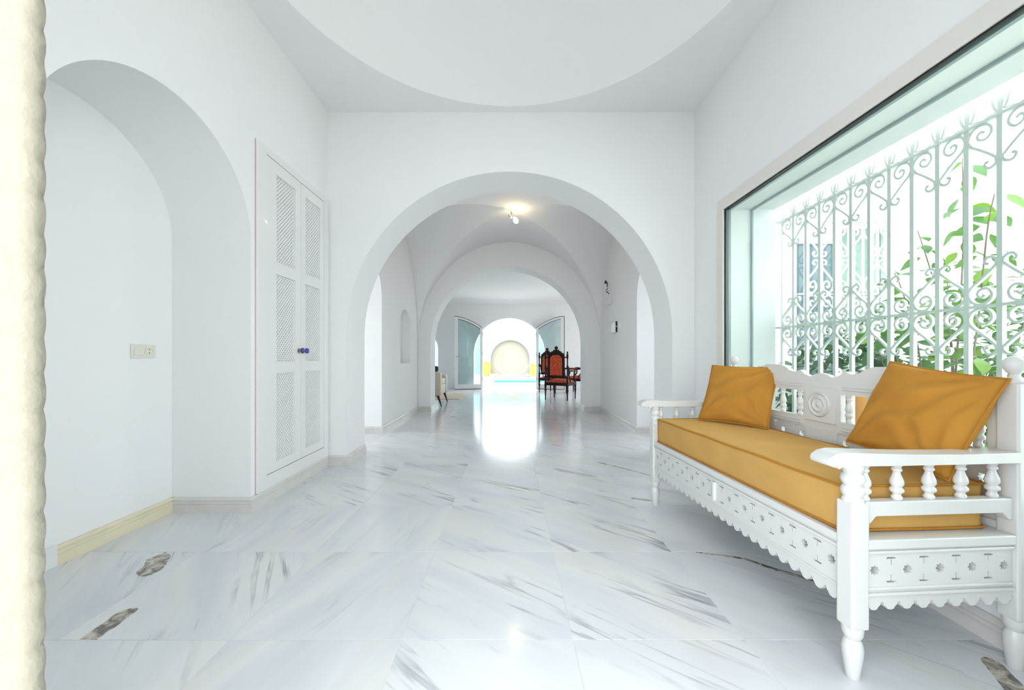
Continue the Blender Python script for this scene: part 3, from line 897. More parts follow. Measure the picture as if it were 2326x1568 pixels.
shrub('tall_shrub', (2.72, 2.42, GZ), [
    [(0, 0, 0), (.02, -.05, .7), (.03, -.09, 1.4), (.02, -.12, 1.95), (0.0, -.13, 2.40)],
    [(0, 0, 0), (.03, -.05, .7), (.06, -.02, 1.3), (.02, .06, 1.75), (-.02, .10, 2.02)],
    [(0.02, 0, 0), (.08, .12, .7), (.10, .22, 1.3), (.06, .30, 1.72), (.04, .34, 1.82)],
    [(.0, -.05, 0), (-.05, -.15, .7), (-.10, -.28, 1.3), (-.14, -.36, 1.85), (-.15, -.40, 2.05)],
    [(.05, .0, 0), (.2, -.12, .8), (.28, -.2, 1.4), (.30, -.28, 1.85)],
    [(.0, .02, 0), (-.02, .10, .6), (-.06, .2, 1.2), (-.08, .24, 1.62)],
    [(.0, .02, 0), (.1, .0, .6), (.2, .1, 1.2), (.22, .14, 1.70)],
    [(.0, .02, 0), (.05, .18, .6), (.02, .36, 1.1), (-.02, .46, 1.5)],
    [(.0, -.02, 0), (.15, -.1, .6), (.12, -.22, 1.2), (.06, -.26, 1.55)],
], 'tall loose green shrub climbing behind the bars of the window grille', size=(.085, .135), step=.038, start=.38)
shrub('leafy_shrub', (2.62, 1.90, GZ), [
    [(0, 0, 0), (.0, .05, .5), (-.05, .12, .9), (-.08, .18, 1.2)],
    [(0, 0, 0), (.06, -.1, .5), (.1, -.15, .95), (.1, -.2, 1.35)],
    [(0, 0, 0), (.15, .2, .5), (.2, .35, .9), (.18, .42, 1.1)],
    [(0, 0, 0), (-.1, .25, .4), (-.15, .4, .75), (-.16, .46, .95)],
], 'broad-leaved bright green shrub under the near end of the grille', kind='y', size=(.10, .16), step=.055, start=.3)
def bush(name, base, rx, ry, rz, n, nshow, label, mat=LEAFD):
    r = empty(name, base); tag(r, label, 'bush')
    for k in range(5):
        a = k * 1.26
        MB().tube([(0, 0, 0), (rx * .25 * cos(a), ry * .25 * sin(a), rz * .6), (rx * .6 * cos(a), ry * .6 * sin(a), rz * 1.35)], [.012, .008, .004], 6).build('stem', BARK, r)
    m = MB(); src = LM['d']; sv = [v.co.copy() for v in src.vertices]; sf = [tuple(p.vertices) for p in src.polygons]
    def spot():
        while True:
            p = Vector((rp.uniform(-1, 1), rp.uniform(-1, 1), rp.uniform(-.8, 1)))
            if .45 < p.length < 1: break
        q = Vector((p.x * rx, p.y * ry, rz + p.z * rz)); az = math.atan2(p.y, p.x) + rp.gauss(0, .7)
        return q, az, rp.uniform(-.5, .8), rp.uniform(-.6, .6), rp.uniform(.08, .15)
    for k in range(n):
        q, az, ti, ro, sz = spot()
        M = T(*q) @ R(az, 'Z') @ R(ti, 'Y') @ R(ro, 'X') @ Matrix.Scale(sz, 4)
        m.add([M @ v_ for v_ in sv], sf)
    f = m.build('foliage', mat, r); f['kind'] = 'stuff'
    for k in range(nshow):
        q, az, ti, ro, sz = spot()
        leaf_at(r, 'd', q, sz * 1.1, az, ti, ro)
    return r
bush('dense_bush', (2.92, 3.18, GZ), .58, .42, .76, 800, 40, 'dense dark green bush at the end of the grille near the garden wall window')
bush('low_bush', (3.55, 2.35, GZ), .42, .36, .62, 500, 40, 'low dark green bush below the tall shrub')
bush('distant_bush', (4.5, 3.25, GZ), .6, .4, .95, 600, 20, 'green bush growing against the garden wall')
pot = empty('flower_pot', (2.40, 2.55, GZ)); tag(pot, 'orange terracotta pot standing among the bushes', 'flower pot')
MB().lathe([(.09, 0), (.13, .45), (.15, .8), (.16, .86), (.16, .93), (.14, .93), (.13, .85)], 24).build('body', TERRA, pot, smooth=40)
MB().lathe([(.135, .85), (.08, .87), (.01, .87)], 16).build('soil', BARK, pot)

# ================================================================== CUPBOARD (built in, left wall)
cab = empty('cupboard', (XL, cabY0, cabZ0)); tag(cab, 'tall white built-in cupboard with lattice doors and blue knobs', 'cupboard')
CW, CH = cabY1 - cabY0, cabZ1 - cabZ0
# local: x out of wall (+), y along wall, z up
body = MB().box(-.46, -.44, .004, CW - .004, .004, CH - .004).box(-.44, -.02, .004, .02, .004, CH - .004).box(-.44, -.02, CW - .02, CW - .004, .004, CH - .004)
body.box(-.44, -.02, .02, CW - .02, .004, .02).box(-.44, -.02, .02, CW - .02, CH - .02, CH - .004)
body.build('carcass', DARKIN, cab)
d0, d1, dm_ = 2.572 - cabY0, 3.362 - cabY0, 2.992 - cabY0
dz0, dz1 = .190 - cabZ0, 2.352 - cabZ0
MB().plate([(-.03, -.02), (CW + .025, -.02), (CW + .025, CH + .02), (-.03, CH + .02)], [[(d0 - .003, dz0 - .004), (d1 + .003, dz0 - .004), (d1 + .003, dz1 + .003), (d0 - .003, dz1 + .003)]], .018, F_YZ(0.0)).build('face_frame', PAINT, cab, bevel=.003)
MB().box(-.001, .004, -.034, -.030, -.02, CH + .02).build('edge_gap', simple('rosy_gap', (.55, .40, .37), .7), cab)
ZP = [(.256, .870), (.953, 1.569), (1.658, 2.268)]
def lattice(w_, h_):
    m = MB(); p = .0205; sw = .0118; t = .004
    L = w_ + h_
    for fam in (1, -1):
        k = -int(L / p) - 1
        while k * p < L:
            c = k * p * sqrt(2); k += 1
            # line y*1 + fam*z = c  -> clip to rectangle
            pts = []
            for a in (0, w_):
                z = fam * (c - a)
                if -1e-9 <= z <= h_ + 1e-9: pts.append((a, z))
            for b in (0, h_):
                y = c - fam * b
                if 1e-9 < y < w_ - 1e-9: pts.append((y, b))
            if len(pts) < 2: continue
            a, b = Vector(pts[0]), Vector(pts[1])
            if (b - a).length < .004: continue
            d = (b - a).normalized(); nn = Vector((-d.y, d.x)) * sw / 2
            x0 = 0 if fam == 1 else t * .7
            q = [a + nn, b + nn, b - nn, a - nn]
            vs = [(x0, v_.x, v_.y) for v_ in q] + [(x0 + t, v_.x, v_.y) for v_ in q]
            m.add(vs, [(0, 3, 2, 1), (4, 5, 6, 7), (0, 1, 5, 4), (1, 2, 6, 5), (2, 3, 7, 6), (3, 0, 4, 7)])
    return m
for ya, yb, la, lb, side in ((d0, dm_ - .0015, 2.680 - cabY0, 2.918 - cabY0, 0), (dm_ + .0015, d1, 3.062 - cabY0, 3.300 - cabY0, 1)):
    holes = [[(la, a - cabZ0), (lb, a - cabZ0), (lb, b - cabZ0), (la, b - cabZ0)] for a, b in ZP]
    dr = MB().plate([(ya, dz0), (yb, dz0), (yb, dz1), (ya, dz1)], holes, .022, F_YZ(-.008)).build('door', PAINT, cab, bevel=.002)
    for a, b in ZP:
        lt = lattice(lb - la + .01, b - a + .01).build('lattice_panel', PAINT, dr, T(-.006, la - .005, a - .005 - cabZ0))
        lt['kind'] = 'stuff'
    ky = dm_ + (-.032 if side == 0 else .032)
    M = T(.014, ky, 1.035 - cabZ0) @ R(pi / 2, 'Y')
    MB().lathe([(.017, 0), (.017, .004), (.008, .006), (.007, .018), (.01, .02)], 16, M).build('rosette', BRASS, dr, smooth=40)
    MB().lathe([(.008, .019), (.019, .022), (.0225, .030), (.0195, .039), (.010, .044), (.002, .045)], 16, M).build('knob', BLUEC, dr, smooth=50)

# wall socket in the niche
so = empty('wall_socket', (xn, 2.24, 1.02)); tag(so, 'ivory double wall socket in the niche', 'socket')
MB().box(0, .008, -.075, .075, -.04, .04).build('plate', PLASTIC, so, bevel=.003)
MB().lathe([(.026, 0), (.026, .003), (.022, .003), (.021, .0005), (.002, .0005)], 20, T(.0085, .03, 0) @ R(pi / 2, 'Y'), cap=False).build('socket_well', PLASTIC, so, smooth=40)
for z in (-.01, .012): MB().lathe([(.003, 0), (.003, .002)], 8, T(.0085, .03, z) @ R(pi / 2, 'Y')).build('pin_hole', DARKPL, so)
MB().box(.008, .012, -.06, -.005, -.025, .025).build('rocker', PLASTIC, so, bevel=.002)

# ================================================================== PASSAGE FITTINGS
bp = (0.085, 5.30, 2.90)
bl = empty('bare_bulb', bp); tag(bl, 'lit bare bulb hanging from the vault', 'light bulb')
MB().tube([(-.06, .08, .140), (-.062, .07, .115), (-.065, .05, .10), (-.055, .02, .085), (-.045, 0, .078)], .004).build('cord', BLACKM, bl)
MB().lathe([(.010, .085), (.016, .08), (.018, .03), (.014, .026)], 14, T(-.045, 0, -.005) @ R(radians(-35), 'Y')).build('lamp_holder', PLASTICW, bl, smooth=40)
MB().lathe([(.003, -.05), (.018, -.046), (.030, -.03), (.034, -.012), (.030, .008), (.018, .03), (.013, .042)], 18, T(.0, 0, -.012) @ R(radians(-30), 'Y')).build('glass', BULB, bl, smooth=60)

bx = empty('junction_box', (XV, 6.22, 1.83)); tag(bx, 'white junction box with loose wires on the passage wall', 'junction box')
MB().box(-.03, 0, -.17, .17, 0, .17).build('cover', PLASTICW, bx, bevel=.004)
MB().box(-.034, -.03, .06, .08, .10, .12).build('screw', ALU, bx)
MB().tube(catmull([(-.02, -.02, .17), (-.05, -.05, .20), (-.06, .03, .23), (-.03, .05, .27), (-.05, -.02, .30), (-.04, .0, .36), (-.05, .06, .38)], 5), .007, 6).build('wire', BLACKM, bx)
MB().tube(catmull([(-.02, .0, .17), (-.07, .02, .21), (-.04, -.06, .25), (-.06, -.04, .28)], 5), .006, 6).build('wire', PLASTICW, bx)
MB().lathe([(.02, 0), (.024, .02), (.014, .05)], 10, T(-.05, .07, .36)).build('wire_end', BLACKM, bx)
th = empty('wall_panel', (XV, 5.92, 1.36)); tag(th, 'white wall control panel below the junction box', 'control panel')
MB().box(-.03, 0, -.12, .14, 0, .165).build('casing', PLASTICW, th, bevel=.004)
MB().box(-.032, -.03, -.08, .12, .02, .14).build('display', simple('pale_display', (.8, .8, .78), .2), th)
MB().box(-.026, -.002, -.132, -.12, .0, .078).build('edge_shadow', BLACKM, th)  # black strips stand in for the shadow along the casing's edge
MB().box(-.026, -.002, -.132, -.12, .092, .165).build('edge_shadow', BLACKM, th)
sw = empty('light_switch', (XV, 5.62, 1.40)); tag(sw, 'small white light switch beside the control panel', 'switch')
MB().box(-.009, 0, -.04, .04, 0, .08).build('plate', PLASTICW, sw, bevel=.002)
MB().box(-.013, -.009, -.018, .018, .015, .065).build('rocker', PLASTICW, sw)

# ================================================================== SOFA
SF = empty('wooden_sofa', (1.033, 1.147, 0.0), radians(3.7))
tag(SF, 'white carved wooden sofa with turned spindles and pierced star aprons', 'sofa')
SL, SD, PS = 1.42, 0.605, 0.056
def sbuild(m, n_, mat=LACQ, **k): return m.build(n_, mat, SF, **k)
SPIN = [(.011, 0), (.014, .004), (.014, .010), (.0105, .014), (.0105, .020), (.0175, .026), (.0175, .034), (.012, .040), (.0175, .050), (.0165, .062), (.0105, .078), (.0085, .086), (.013, .091), (.013, .096), (.010, .100), (.014, .108), (.014, .114)]
spin_arm = MB().lathe(SPIN, 14).mesh('spindle', LACQ); spin_arm.shade_smooth(); spin_arm.set_sharp_from_angle(angle=radians(50))
sc_b = .132 / .114
spin_back = MB().lathe([(r * .92, z * sc_b) for r, z in SPIN], 14).mesh('spindle', LACQ); spin_back.shade_smooth(); spin_back.set_sharp_from_angle(angle=radians(50))
FOOT = [(.015, 0), (.018, .004), (.0205, .03), (.026, .07), (.0275, .092), (.024, .112), (.019, .122), (.022, .128), (.026, .136), (.0275, .15), (.0275, .165)]
for yy in (PS / 2, SL - PS / 2):
    # front post: square shaft, turned top
    c = (PS / 2, yy)
    p = MB().box(c[0] - PS / 2, c[0] + PS / 2, yy - PS / 2, yy + PS / 2, .160, .545)
    po = sbuild(p, 'front_post', bevel=.006)
    MB().lathe([(.027, .543), (.027, .552), (.0235, .558), (.027, .566), (.030, .578), (.0265, .590), (.022, .594), (.0275, .602), (.031, .614), (.028, .626), (.023, .632), (.027, .640), (.029, .650), (.029, .664)], 20, T(c[0], c[1], 0)).build('turned_neck', LACQ, po, smooth=50)
    sbuild(MB().lathe(FOOT, 18, T(c[0], c[1], 0)), 'leg', smooth=50)
    # rear post with ball finial
    c = (SD - PS / 2, yy)
    po = sbuild(MB().box(c[0] - PS / 2, c[0] + PS / 2, yy - PS / 2, yy + PS / 2, .160, .905), 'rear_post', bevel=.006)
    MB().lathe([(.027, .904), (.029, .912), (.022, .918), (.013, .926), (.012, .934), (.018, .940), (.025, .952), (.027, .964), (.024, .978), (.014, .989), (.002, .992)], 18, T(c[0], c[1], 0)).build('finial', LACQ, po, smooth=60)
    sbuild(MB().lathe(FOOT, 18, T(c[0], c[1], 0)), 'leg', smooth=50)
    # armrest: side profile extruded across its width, bowed outline in plan
    near = yy < .5
    prof = [(-.082, .672), (-.078, .684), (-.060, .696), (-.03, .702), (.05, .698), (.20, .692), (.35, .690), (SD - PS, .692)]
    lower = [(SD - PS, .660), (.35, .659), (.12, .659), (.0, .660), (-.022, .650), (-.036, .660), (-.046, .652), (-.056, .661), (-.066, .659), (-.078, .664)]
    loop = [Vector((p_[0], p_[1])) for p_ in prof + lower]
    m = MB()
    # plate in XZ, thickness along +Y, then bevel rounds it
    m.plate([tuple(q) for q in loop], [], .066, F_XZ(yy - .033))
    sbuild(m, 'armrest', bevel=.011, smooth=75)
    # lower arm rail with corner brackets
    a, b = PS, SD - PS
    m = MB().plate([(a, .545), (a, .478), (a + .014, .478), (a + .034, .500), (b - .034, .500), (b - .014, .478), (b, .478), (b, .545)], [], .032, F_XZ(yy - .016))
    sbuild(m, 'arm_rail', bevel=.003)
    for k in range(5):
        x = PS + .010 + .108 * k
        link('spindle', spin_arm, None, SF, T(x, yy, .545))

def star(cx, cz, r, q=8, inner=.70):
    return [(cx + (r if i % 2 == 0 else r * inner) * cos(pi * i / q + pi / 2), cz + (r if i % 2 == 0 else r * inner) * sin(pi * i / q + pi / 2)) for i in range(2 * q)]
def tee(cx, cz, s, up):      # small T: bar away from centre, stem towards it
    d = 1 if up else -1
    h = .018 * s
    return [(cx - .0015 * s, cz), (cx - .0015 * s, cz + d * (h - .004 * s)), (cx - .013 * s, cz + d * (h - .004 * s)), (cx - .010 * s, cz + d * h), (cx + .010 * s, cz + d * h), (cx + .013 * s, cz + d * (h - .004 * s)), (cx + .0015 * s, cz + d * (h - .004 * s)), (cx + .0015 * s, cz)]
def pierce(u0, u1, zc, s=1.0, per=.0535):
    n = int(round((u1 - u0) / per)); n += (n % 2)          # even count: starts and ends with stars
    st = (u1 - u0) / n; hs = []
    for i in range(n + 1):
        u = u0 + st * i
        if i % 2 == 0: hs.append(star(u, zc, .0125 * s))
        else: hs.append(tee(u, zc + .012 * s, s, True)); hs.append(tee(u, zc - .012 * s, s, False))
    return hs
def scallop(u0, u1, z, per=.052, dep=.022):
    n = int(round((u1 - u0) / per)); st = (u1 - u0) / n; out = []
    for i in range(n):
        a = u0 + st * i
        out += [(a, z), (a + st * .06, z + .004), (a + st * .12, z - dep * .35), (a + st * .2, z - dep * .45), (a + st * .32, z - dep * .9), (a + st * .5, z - dep), (a + st * .68, z - dep * .9), (a + st * .8, z - dep * .45), (a + st * .88, z - dep * .35), (a + st * .94, z + .004)]
    out.append((u1, z)); return out
ZA0, ZA1, ZPC = .235, .432, .335
def apron(u0, u1, inset=.03):
    return scallop(u0, u1, ZA0) + [(u1, ZA1), (u0, ZA1)], pierce(u0 + inset, u1 - inset, ZPC, 1.3)
# front apron (YZ plane)
o_, h_ = apron(PS, SL - PS)
fa = sbuild(MB().plate(o_, h_, .018, F_YZ(.014)), 'front_apron')
MB().box(.004, .016, PS, SL - PS, .405, .432).build('moulding', LACQ, fa, bevel=.004)
MB().box(.008, .016, PS, SL - PS, .385, .397).build('moulding', LACQ, fa, bevel=.003)
MB().box(.009, .015, PS, SL - PS, .262, .270).build('moulding', LACQ, fa, bevel=.002)
MB().lathe([(.010, .29), (.012, .30), (.012, .372), (.010, .38)], 10, T(.012, SL * .5, 0)).build('centre_strip', LACQ, fa, smooth=40)
# end aprons (XZ plane)
for yy in (.014, SL - .032):
    o_, h_ = apron(PS, SD - PS)
    ea = sbuild(MB().plate(o_, h_, .018, F_XZ(yy)), 'end_apron')
    yo = yy - .010 if yy < .5 else yy + .016
    MB().box(PS, SD - PS, yo, yo + .012, .402, .432).build('moulding', LACQ, ea, bevel=.004)
    MB().box(PS, SD - PS, yo + .003, yo + .012, .386, .396).build('moulding', LACQ, ea, bevel=.003)
    MB().box(PS, SD - PS, yo + .002, yo + .012, .258, .268).build('moulding', LACQ, ea, bevel=.003)
    MB().box(PS, SD - PS, yo + .003, yo + .012, .276, .284).build('moulding', LACQ, ea, bevel=.003)
ra, rh = scallop(PS, SL - PS, ZA0) + [(SL - PS, ZA1), (PS, ZA1)], []
sbuild(MB().plate(ra, rh, .018, F_YZ(SD - .034)), 'rear_apron')
sbuild(MB().box(.034, SD - .034, .034, SL - .034, .410, .430), 'seat_board')
# back
mid = SL / 2
def crest(d):
    P = [(0, .908), (.03, .902), (.062, .888), (.095, .898), (.125, .920), (.16, .908), (.19, .914), (.225, .934), (.26, .945), (.36, .945), (.40, .932), (.435, .916), (.455, .918), (.48, .930), (.51, .922), (.545, .902), (.59, .894), (.655, .918)]
    d = abs(d)
    for i in range(len(P) - 1):
        if P[i][0] <= d <= P[i + 1][0]:
            t = (d - P[i][0]) / (P[i + 1][0] - P[i][0]); t = t * t * (3 - 2 * t)
            return P[i][1] + (P[i + 1][1] - P[i][1]) * t
    return P[-1][1]
hw = mid - PS
N = 150
top = [(mid + hw - 2 * hw * i / N, crest(hw - 2 * hw * i / N)) for i in range(N + 1)]
xb = SD - .046
# one board with two spindle openings, pierced band below is a separate panel
op = []
for s in (-1, 1):
    a, b = sorted((mid + s * .105, mid + s * .628))
    op.append([(a, .682), (b, .682), (b, .812), (a, .812)])
bb = sbuild(MB().plate([(PS, .628), (SL - PS, .628)] + top, op, .026, F_YZ(xb)), 'back_board', bevel=.004)
for z0, z1, x in ((.832, .838, .004), (.845, .850, .003), (.640, .648, .006), (.654, .660, .004)):
    for s in (-1, 1):
        a, b = sorted((mid + s * .115, mid + s * .645))
        MB().box(xb - x, xb + .002, a, b, z0, z1).build('moulding', LACQ, bb, bevel=.0015)
ros = MB().plate([(mid - .085, .665), (mid + .085, .665), (mid + .085, .835), (mid - .085, .835)], [], .012, F_YZ(xb - .008)).build('rosette_block', LACQ, bb, bevel=.003)
prof = [(.062, 0), (.062, .006), (.056, .010), (.050, .005), (.042, .004), (.038, .009), (.032, .011), (.027, .006), (.018, .005), (.013, .010), (.007, .013), (.001, .014)]
MB().lathe(prof, 32, T(xb - .006, mid, .752) @ R(-pi / 2, 'Y')).build('rosette', LACQ, ros, smooth=60)
for s in (-1, 1):
    for k in range(5):
        link('spindle', spin_back, None, SF, T(xb + .012, mid + s * (.137 + .115 * k), .681))
o_ = [(PS, .455), (SL - PS, .455), (SL - PS, .628), (PS, .628)]
sbuild(MB().plate(o_, pierce(PS + .04, SL - PS - .04, .585, 1.35, .062), .014, F_YZ(xb + .006)), 'pierced_panel')
sbuild(MB().box(xb - .004, xb + .026, PS, SL - PS, .430, .456), 'back_rail', bevel=.003)
# lower central tab of the back under the rosette
sbuild(MB().plate([(mid - .09, .628), (mid - .085, .56), (mid + .085, .56), (mid + .09, .628)], [], .012, F_YZ(xb - .004)), 'back_tab', bevel=.002)

# mattress
def rounded_box(x0, x1, y0, y1, z0, z1, nx, ny, nz, r, bulge):
    """subdivided rounded box with a slight sag, as quads"""
    bm = bmesh.new()
    bmesh.ops.create_cube(bm, size=2)
    bmesh.ops.subdivide_edges(bm, edges=bm.edges[:], cuts=max(nx, ny, nz), use_grid_fill=True)
    hx, hy, hz = (x1 - x0) / 2, (y1 - y0) / 2, (z1 - z0) / 2
    c = Vector(((x0 + x1) / 2, (y0 + y1) / 2, (z0 + z1) / 2))
    for v_ in bm.verts:
        p = Vector((v_.co.x * hx, v_.co.y * hy, v_.co.z * hz))
        q = Vector((max(-hx + r, min(hx - r, p.x)), max(-hy + r, min(hy - r, p.y)), max(-hz + r, min(hz - r, p.z))))
        d = p - q
        if d.length > 1e-9: p = q + d.normalized() * r
        v_.co = c + p + bulge(p, hx, hy, hz)
    me = bpy.data.meshes.new('m'); bm.to_mesh(me); bm.free(); me.shade_smooth()
    return me
def mb_bulge(p, hx, hy, hz):
    a, b = p.x / hx, p.y / hy
    e = (1 - a ** 4) * (1 - b ** 6)
    wv = .0025 * sin(9 * p.y + 3) + .002 * sin(23 * p.y + 11 * p.x)
    return Vector((-.006 * (1 - (p.z / hz) ** 2) * (1 if a < -.8 else 0), 0, (wv * e + .004 * e) if p.z > 0 else 0))
MT = empty('mattress', (0, 0, .431)); MT.location = SF.matrix_basis @ Vector((0, 0, 0)) + Vector((0, 0, .4315)); MT.rotation_euler = SF.rotation_euler
MT.location = Vector((1.033, 1.147, .4315))
tag(MT, 'mustard velvet box mattress on the white sofa seat', 'mattress')
mx0, mx1, my0, my1, mh = .030, .515, .060, SL - .060, .150
link('cushion_body', rounded_box(mx0, mx1, my0, my1, 0, mh, 26, 26, 26, .012, mb_bulge), VELVET, MT)
def loop_pts(x0, x1, y0, y1, z, r=.02, wob=0):
    pts = []
    for cx, cy, a0 in ((x1 - r, y1 - r, 0), (x0 + r, y1 - r, 90), (x0 + r, y0 + r, 180), (x1 - r, y0 + r, 270)):
        for k in range(5):
            a = radians(a0 + 22.5 * k); pts.append((cx + r * cos(a), cy + r * sin(a), z))
    out = []
    for i in range(len(pts)):
        a, b = Vector(pts[i]), Vector(pts[(i + 1) % len(pts)]); n = max(1, int((b - a).length / .04))
        for k in range(n):
            p = a + (b - a) * k / n; p.z += wob * sin(p.y * 17 + p.x * 9); out.append(p)
    return out
for z in (.006, mh - .004):
    MB().tube(loop_pts(mx0 - .002, mx1 + .002, my0 - .002, my1 + .002, z, .014, .0015), .0045, 6, True).build('piping', PIPING, MT, smooth=70)

# throw pillows
def pillow(name, label, side, seed, puff=.075):
    root = empty(name); tag(root, label, 'pillow', 'mustard pillows on the white sofa')
    rr = random.Random(seed); n = 36
    ph = [rr.random() * 6 for _ in range(8)]
    def outline(a, b):       # pull the edges in between the corners
        k = 1 - .055 * (1 - b * b) if True else 1
        k2 = 1 - .055 * (1 - a * a)
        return a * k * side / 2, b * k2 * side / 2
    def wr(a, b):
        # creases fanning from two corners
        v_ = 0
        for i, (cx, cy) in enumerate(((1, -1), (1, 1), (-1, -1))):
            th_ = math.atan2(b - cy, a - cx); rd = math.hypot(a - cx, b - cy)
            v_ += .0072 * sin(th_ * 13 + ph[i] + 2 * sin(rd * 2 + ph[i + 3])) * max(0, 1 - abs(rd - .7) / .8)
        v_ += .0022 * sin(7 * b + 3 * a + ph[6]) * (1 - a * a)
        v_ += .0068 * sin(12 * (b * .85 - a * .45) + 2.2 * sin(1.7 * a + ph[7]) + ph[5]) * (1 - a * a) * (1 - b * b) ** .5
        return v_
    vs = []; fs = []; idx = {}
    for s in (1, -1):
        for j in range(n + 1):
            for i in range(n + 1):
                a, b = -1 + 2 * i / n, -1 + 2 * j / n
                edge = i in (0, n) or j in (0, n)
                if s == -1 and edge: idx[s, i, j] = idx[1, i, j]; continue
                x, y = outline(a, b)
                h = puff * ((1 - a ** 2) * (1 - b ** 2)) ** .42
                if not edge: h += wr(a, b)
                idx[s, i, j] = len(vs); vs.append((x, y, 0 if edge else s * max(.002, h)))
        for j in range(n):
            for i in range(n):
                q = (idx[s, i, j], idx[s, i + 1, j], idx[s, i + 1, j + 1], idx[s, i, j + 1])
                fs.append(q if s == 1 else q[::-1])
    me = MB().add(vs, fs).mesh('cover', VELVETP); me.shade_smooth()
    link('cover', me, None, root)
    ring = []
    for t in range(4 * n):
        k, f = divmod(t, n); c = -1 + 2 * f / n
        a, b = ((c, -1), (1, c), (-c, 1), (-1, -c))[k]
        x, y = outline(a, b); ring.append((x, y, 0))
    MB().tube(ring, .0045, 6, True).build('piping', PIPING, root, smooth=70)
    return root
def place(o, bl, br, tl):
    """bottom-left, bottom-right and top-left corners in world space"""
    bl, br, tl = Vector(bl), Vector(br), Vector(tl)
    x = (br - bl).normalized(); y = (tl - bl); y = (y - x * y.dot(x)).normalized(); z = x.cross(y)
    c = bl + (br - bl) / 2 + y * (tl - bl).length / 2
    o.matrix_world = Matrix(((x.x, y.x, z.x, c.x), (x.y, y.y, z.y, c.y), (x.z, y.z, z.z, c.z), (0, 0, 0, 1)))
place(pillow('throw_pillow', 'mustard velvet pillow leaning in the sofa corner next to the arch wall', .39, 3, .06), (1.205, 2.41, .595), (1.425, 2.115, .595), (1.345, 2.525, .925))
place(pillow('throw_pillow', 'creased mustard velvet pillow at the sofa end away from the arch wall', .362, 9, .065), (1.402, 1.572, .636), (1.414, 1.238, .590), (1.545, 1.522, .966))

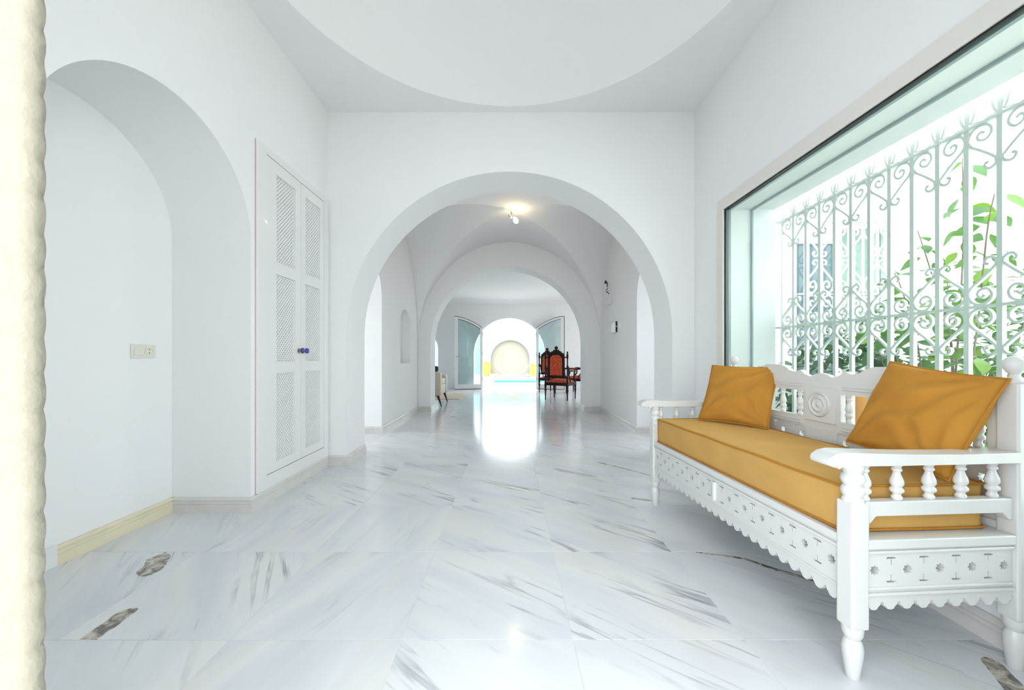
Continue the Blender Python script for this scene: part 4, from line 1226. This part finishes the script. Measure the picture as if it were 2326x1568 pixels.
# ================================================================== LIVING ROOM FURNITURE
def carved_chair(name, loc, rz, label):
    r = empty(name, loc, rz); tag(r, label, 'armchair', 'dark carved chairs with red upholstery')
    hw, dp = .265, .52
    LEG = [(.012, 0), (.014, .02), (.013, .05), (.017, .15), (.020, .20), (.028, .225), (.028, .24), (.018, .255), (.024, .28), (.026, .34), (.026, .36)]
    for x, y in ((-hw, 0), (hw, 0), (-hw, dp), (hw, dp)):
        MB().lathe(LEG, 10, T(x, y, 0)).build('leg', DARKWOOD, r, smooth=50)
    MB().box(-hw - .02, hw + .02, -.02, .02, .33, .40).box(-hw - .02, hw + .02, dp - .02, dp + .02, .33, .40).box(-hw - .02, -hw + .02, 0, dp, .33, .40).box(hw - .02, hw + .02, 0, dp, .33, .40).build('seat_rail', DARKWOOD, r)
    sm = MB(); n = 12; vs = []; fs = []
    for j in range(n + 1):
        for i in range(n + 1):
            a, b = -1 + 2 * i / n, -1 + 2 * j / n
            vs.append((a * (hw - .005), dp / 2 + b * (dp / 2 - .005), .40 + .07 * ((1 - a ** 4) * (1 - b ** 4)) ** .6))
    for j in range(n):
        for i in range(n): fs.append((j * (n + 1) + i, j * (n + 1) + i + 1, (j + 1) * (n + 1) + i + 1, (j + 1) * (n + 1) + i))
    sm.add(vs, fs).box(-hw + .01, hw - .01, .01, dp - .01, .36, .402).build('seat', REDFAB, r, smooth=60)
    for s in (-1, 1):
        po = MB().lathe([(.024, .34), (.024, .52), (.017, .54), (.022, .56), (.016, .58), (.017, .70), (.024, .73), (.024, .77), (.016, .79), (.016, .93), (.024, .95), (.024, 1.03), (.014, 1.05), (.020, 1.07), (.018, 1.09), (.004, 1.105)], 10, T(s * hw, 0, 0)).build('back_post', DARKWOOD, r, smooth=50)
    # back frame with arched panel
    out = [(-.20, .50), (.20, .50), (.20, .98)] + [(.20 * cos(pi * i / 16), .98 + .10 * sin(pi * i / 16)) for i in range(1, 16)] + [(-.20, .98)]
    inn = [(-.145, .565), (.145, .565), (.145, .93)] + [(.145 * cos(pi * i / 16), .93 + .095 * sin(pi * i / 16)) for i in range(1, 16)] + [(-.145, .93)]
    MB().plate(out, [inn], .04, F_XZ(-.02)).build('back_frame', DARKWOOD, r, bevel=.006)
    MB().plate(inn, [], .05, F_XZ(-.025)).build('back_panel', REDFAB, r, bevel=.012)
    for z in (.53, .72, .97):
        MB().box(-hw, -.19, -.014, .014, z - .014, z + .014).build('back_link', DARKWOOD, r)
        MB().box(.19, hw, -.014, .014, z - .014, z + .014).build('back_link', DARKWOOD, r)
    cr = [(-.20, 1.00), (.20, 1.00), (.17, 1.07), (.14, 1.06), (.12, 1.10), (.07, 1.115), (.06, 1.15), (.035, 1.13), (0, 1.16), (-.035, 1.13), (-.06, 1.15), (-.07, 1.115), (-.12, 1.10), (-.14, 1.06), (-.17, 1.07)]
    c = MB().plate(cr, [], .034, F_XZ(-.017)).build('crest', DARKWOOD, r, bevel=.004)
    MB().lathe([(.010, 1.13), (.02, 1.145), (.036, 1.16), (.042, 1.185), (.034, 1.208), (.015, 1.22), (.003, 1.222)], 12).build('crest_knob', DARKWOOD, c, smooth=60)
    for s in (-1, 1):
        x = s * hw
        ar = MB().tube(catmull([(x, .0, .78), (x, .05, .74), (x, .10, .67), (x * 1.03, .25, .655), (x * 1.05, .42, .67), (x * 1.05, .47, .66), (x * 1.05, .475, .635)], 4), .020, 8).build('arm', DARKWOOD, r, smooth=60)
        MB().box(x * 1.03 - .022, x * 1.03 + .022, .22, .36, .665, .69).build('arm_pad', REDFAB, ar, bevel=.008)
        MB().tube(catmull([(x * 1.05, .43, .655), (x * 1.04, .42, .56), (x, .46, .47), (x, dp, .39)], 4), .019, 8).build('arm_support', DARKWOOD, r, smooth=60)
        MB().tube(catmull([(x, .06, .73), (x, .08, .60), (x, .16, .48), (x, .2, .40)], 4), .014, 8).build('arm_brace', DARKWOOD, r, smooth=60)
    return r
carved_chair('carved_armchair', (1.06, 8.61, 0), radians(-29), 'dark carved armchair with red patterned back, nearest the round arch')
carved_chair('carved_armchair', (1.02, 10.28, 0), radians(-42), 'dark carved armchair half hidden behind another carved armchair')
carved_chair('carved_armchair', (2.12, 10.25, 0), radians(60), 'dark carved armchair mostly hidden behind the arch pier')

ac = empty('cream_armchair', (-1.36, 7.52, 0)); tag(ac, 'cream leather armchair on tapered black legs at the arch', 'armchair')
# local: occupies x -0.85..0, y 0..0.85; front faces +y
def softbox(x0, x1, y0, y1, z0, z1, nm, mat, par, r=.04):
    return link(nm, rounded_box(x0, x1, y0, y1, z0, z1, 8, 8, 8, r, lambda p, a, b, c: Vector((0, 0, 0))), mat, par)
softbox(-.95, -.02, .04, .86, .20, .42, 'seat_base', CREAM, ac)
softbox(-.95, .0, .0, .20, .20, .68, 'side_rest', CREAM, ac, .05)
softbox(-.95, .0, .68, .88, .20, .60, 'side_rest', CREAM, ac, .05)
softbox(-.98, -.78, .0, .88, .22, .80, 'backrest', CREAM, ac, .05)
softbox(-.80, -.01, .20, .68, .40, .54, 'seat_cushion', CREAM, ac, .04)
MB().box(-.93, -.02, -.004, .0, .318, .322).build('seam', simple('seam_brown', (.30, .2, .15), .8), ac)
for x, y, dx, dy in ((-.06, .06, .075, -.03), (-.06, .80, .06, .03), (-.90, .06, -.06, -.03), (-.90, .80, -.06, .03)):
    MB().tube([(x, y, .21), (x + dx, y + dy, .0)], [.028, .010], 8).build('leg', BLACKM, ac)
MB().box(-.90, -.05, .04, .08, .195, .215).build('leg_rail', BLACKM, ac)
bc = softbox(-.58, -.07, -.08, .06, .0, .115, 'black_cushion', BLACKF, None, .03); bc.location = (-1.36, 7.66, .682)
tag(bc, 'black cushion lying on the side of the cream armchair', 'cushion')
rug = MB().box(-1.1, .2, 0, 1.5, 0, .008).build('area_rug', BEIGER); rug.location = (-1.35, 8.75, .001); tag(rug, 'beige rug on the marble beyond the cream armchair', 'rug')
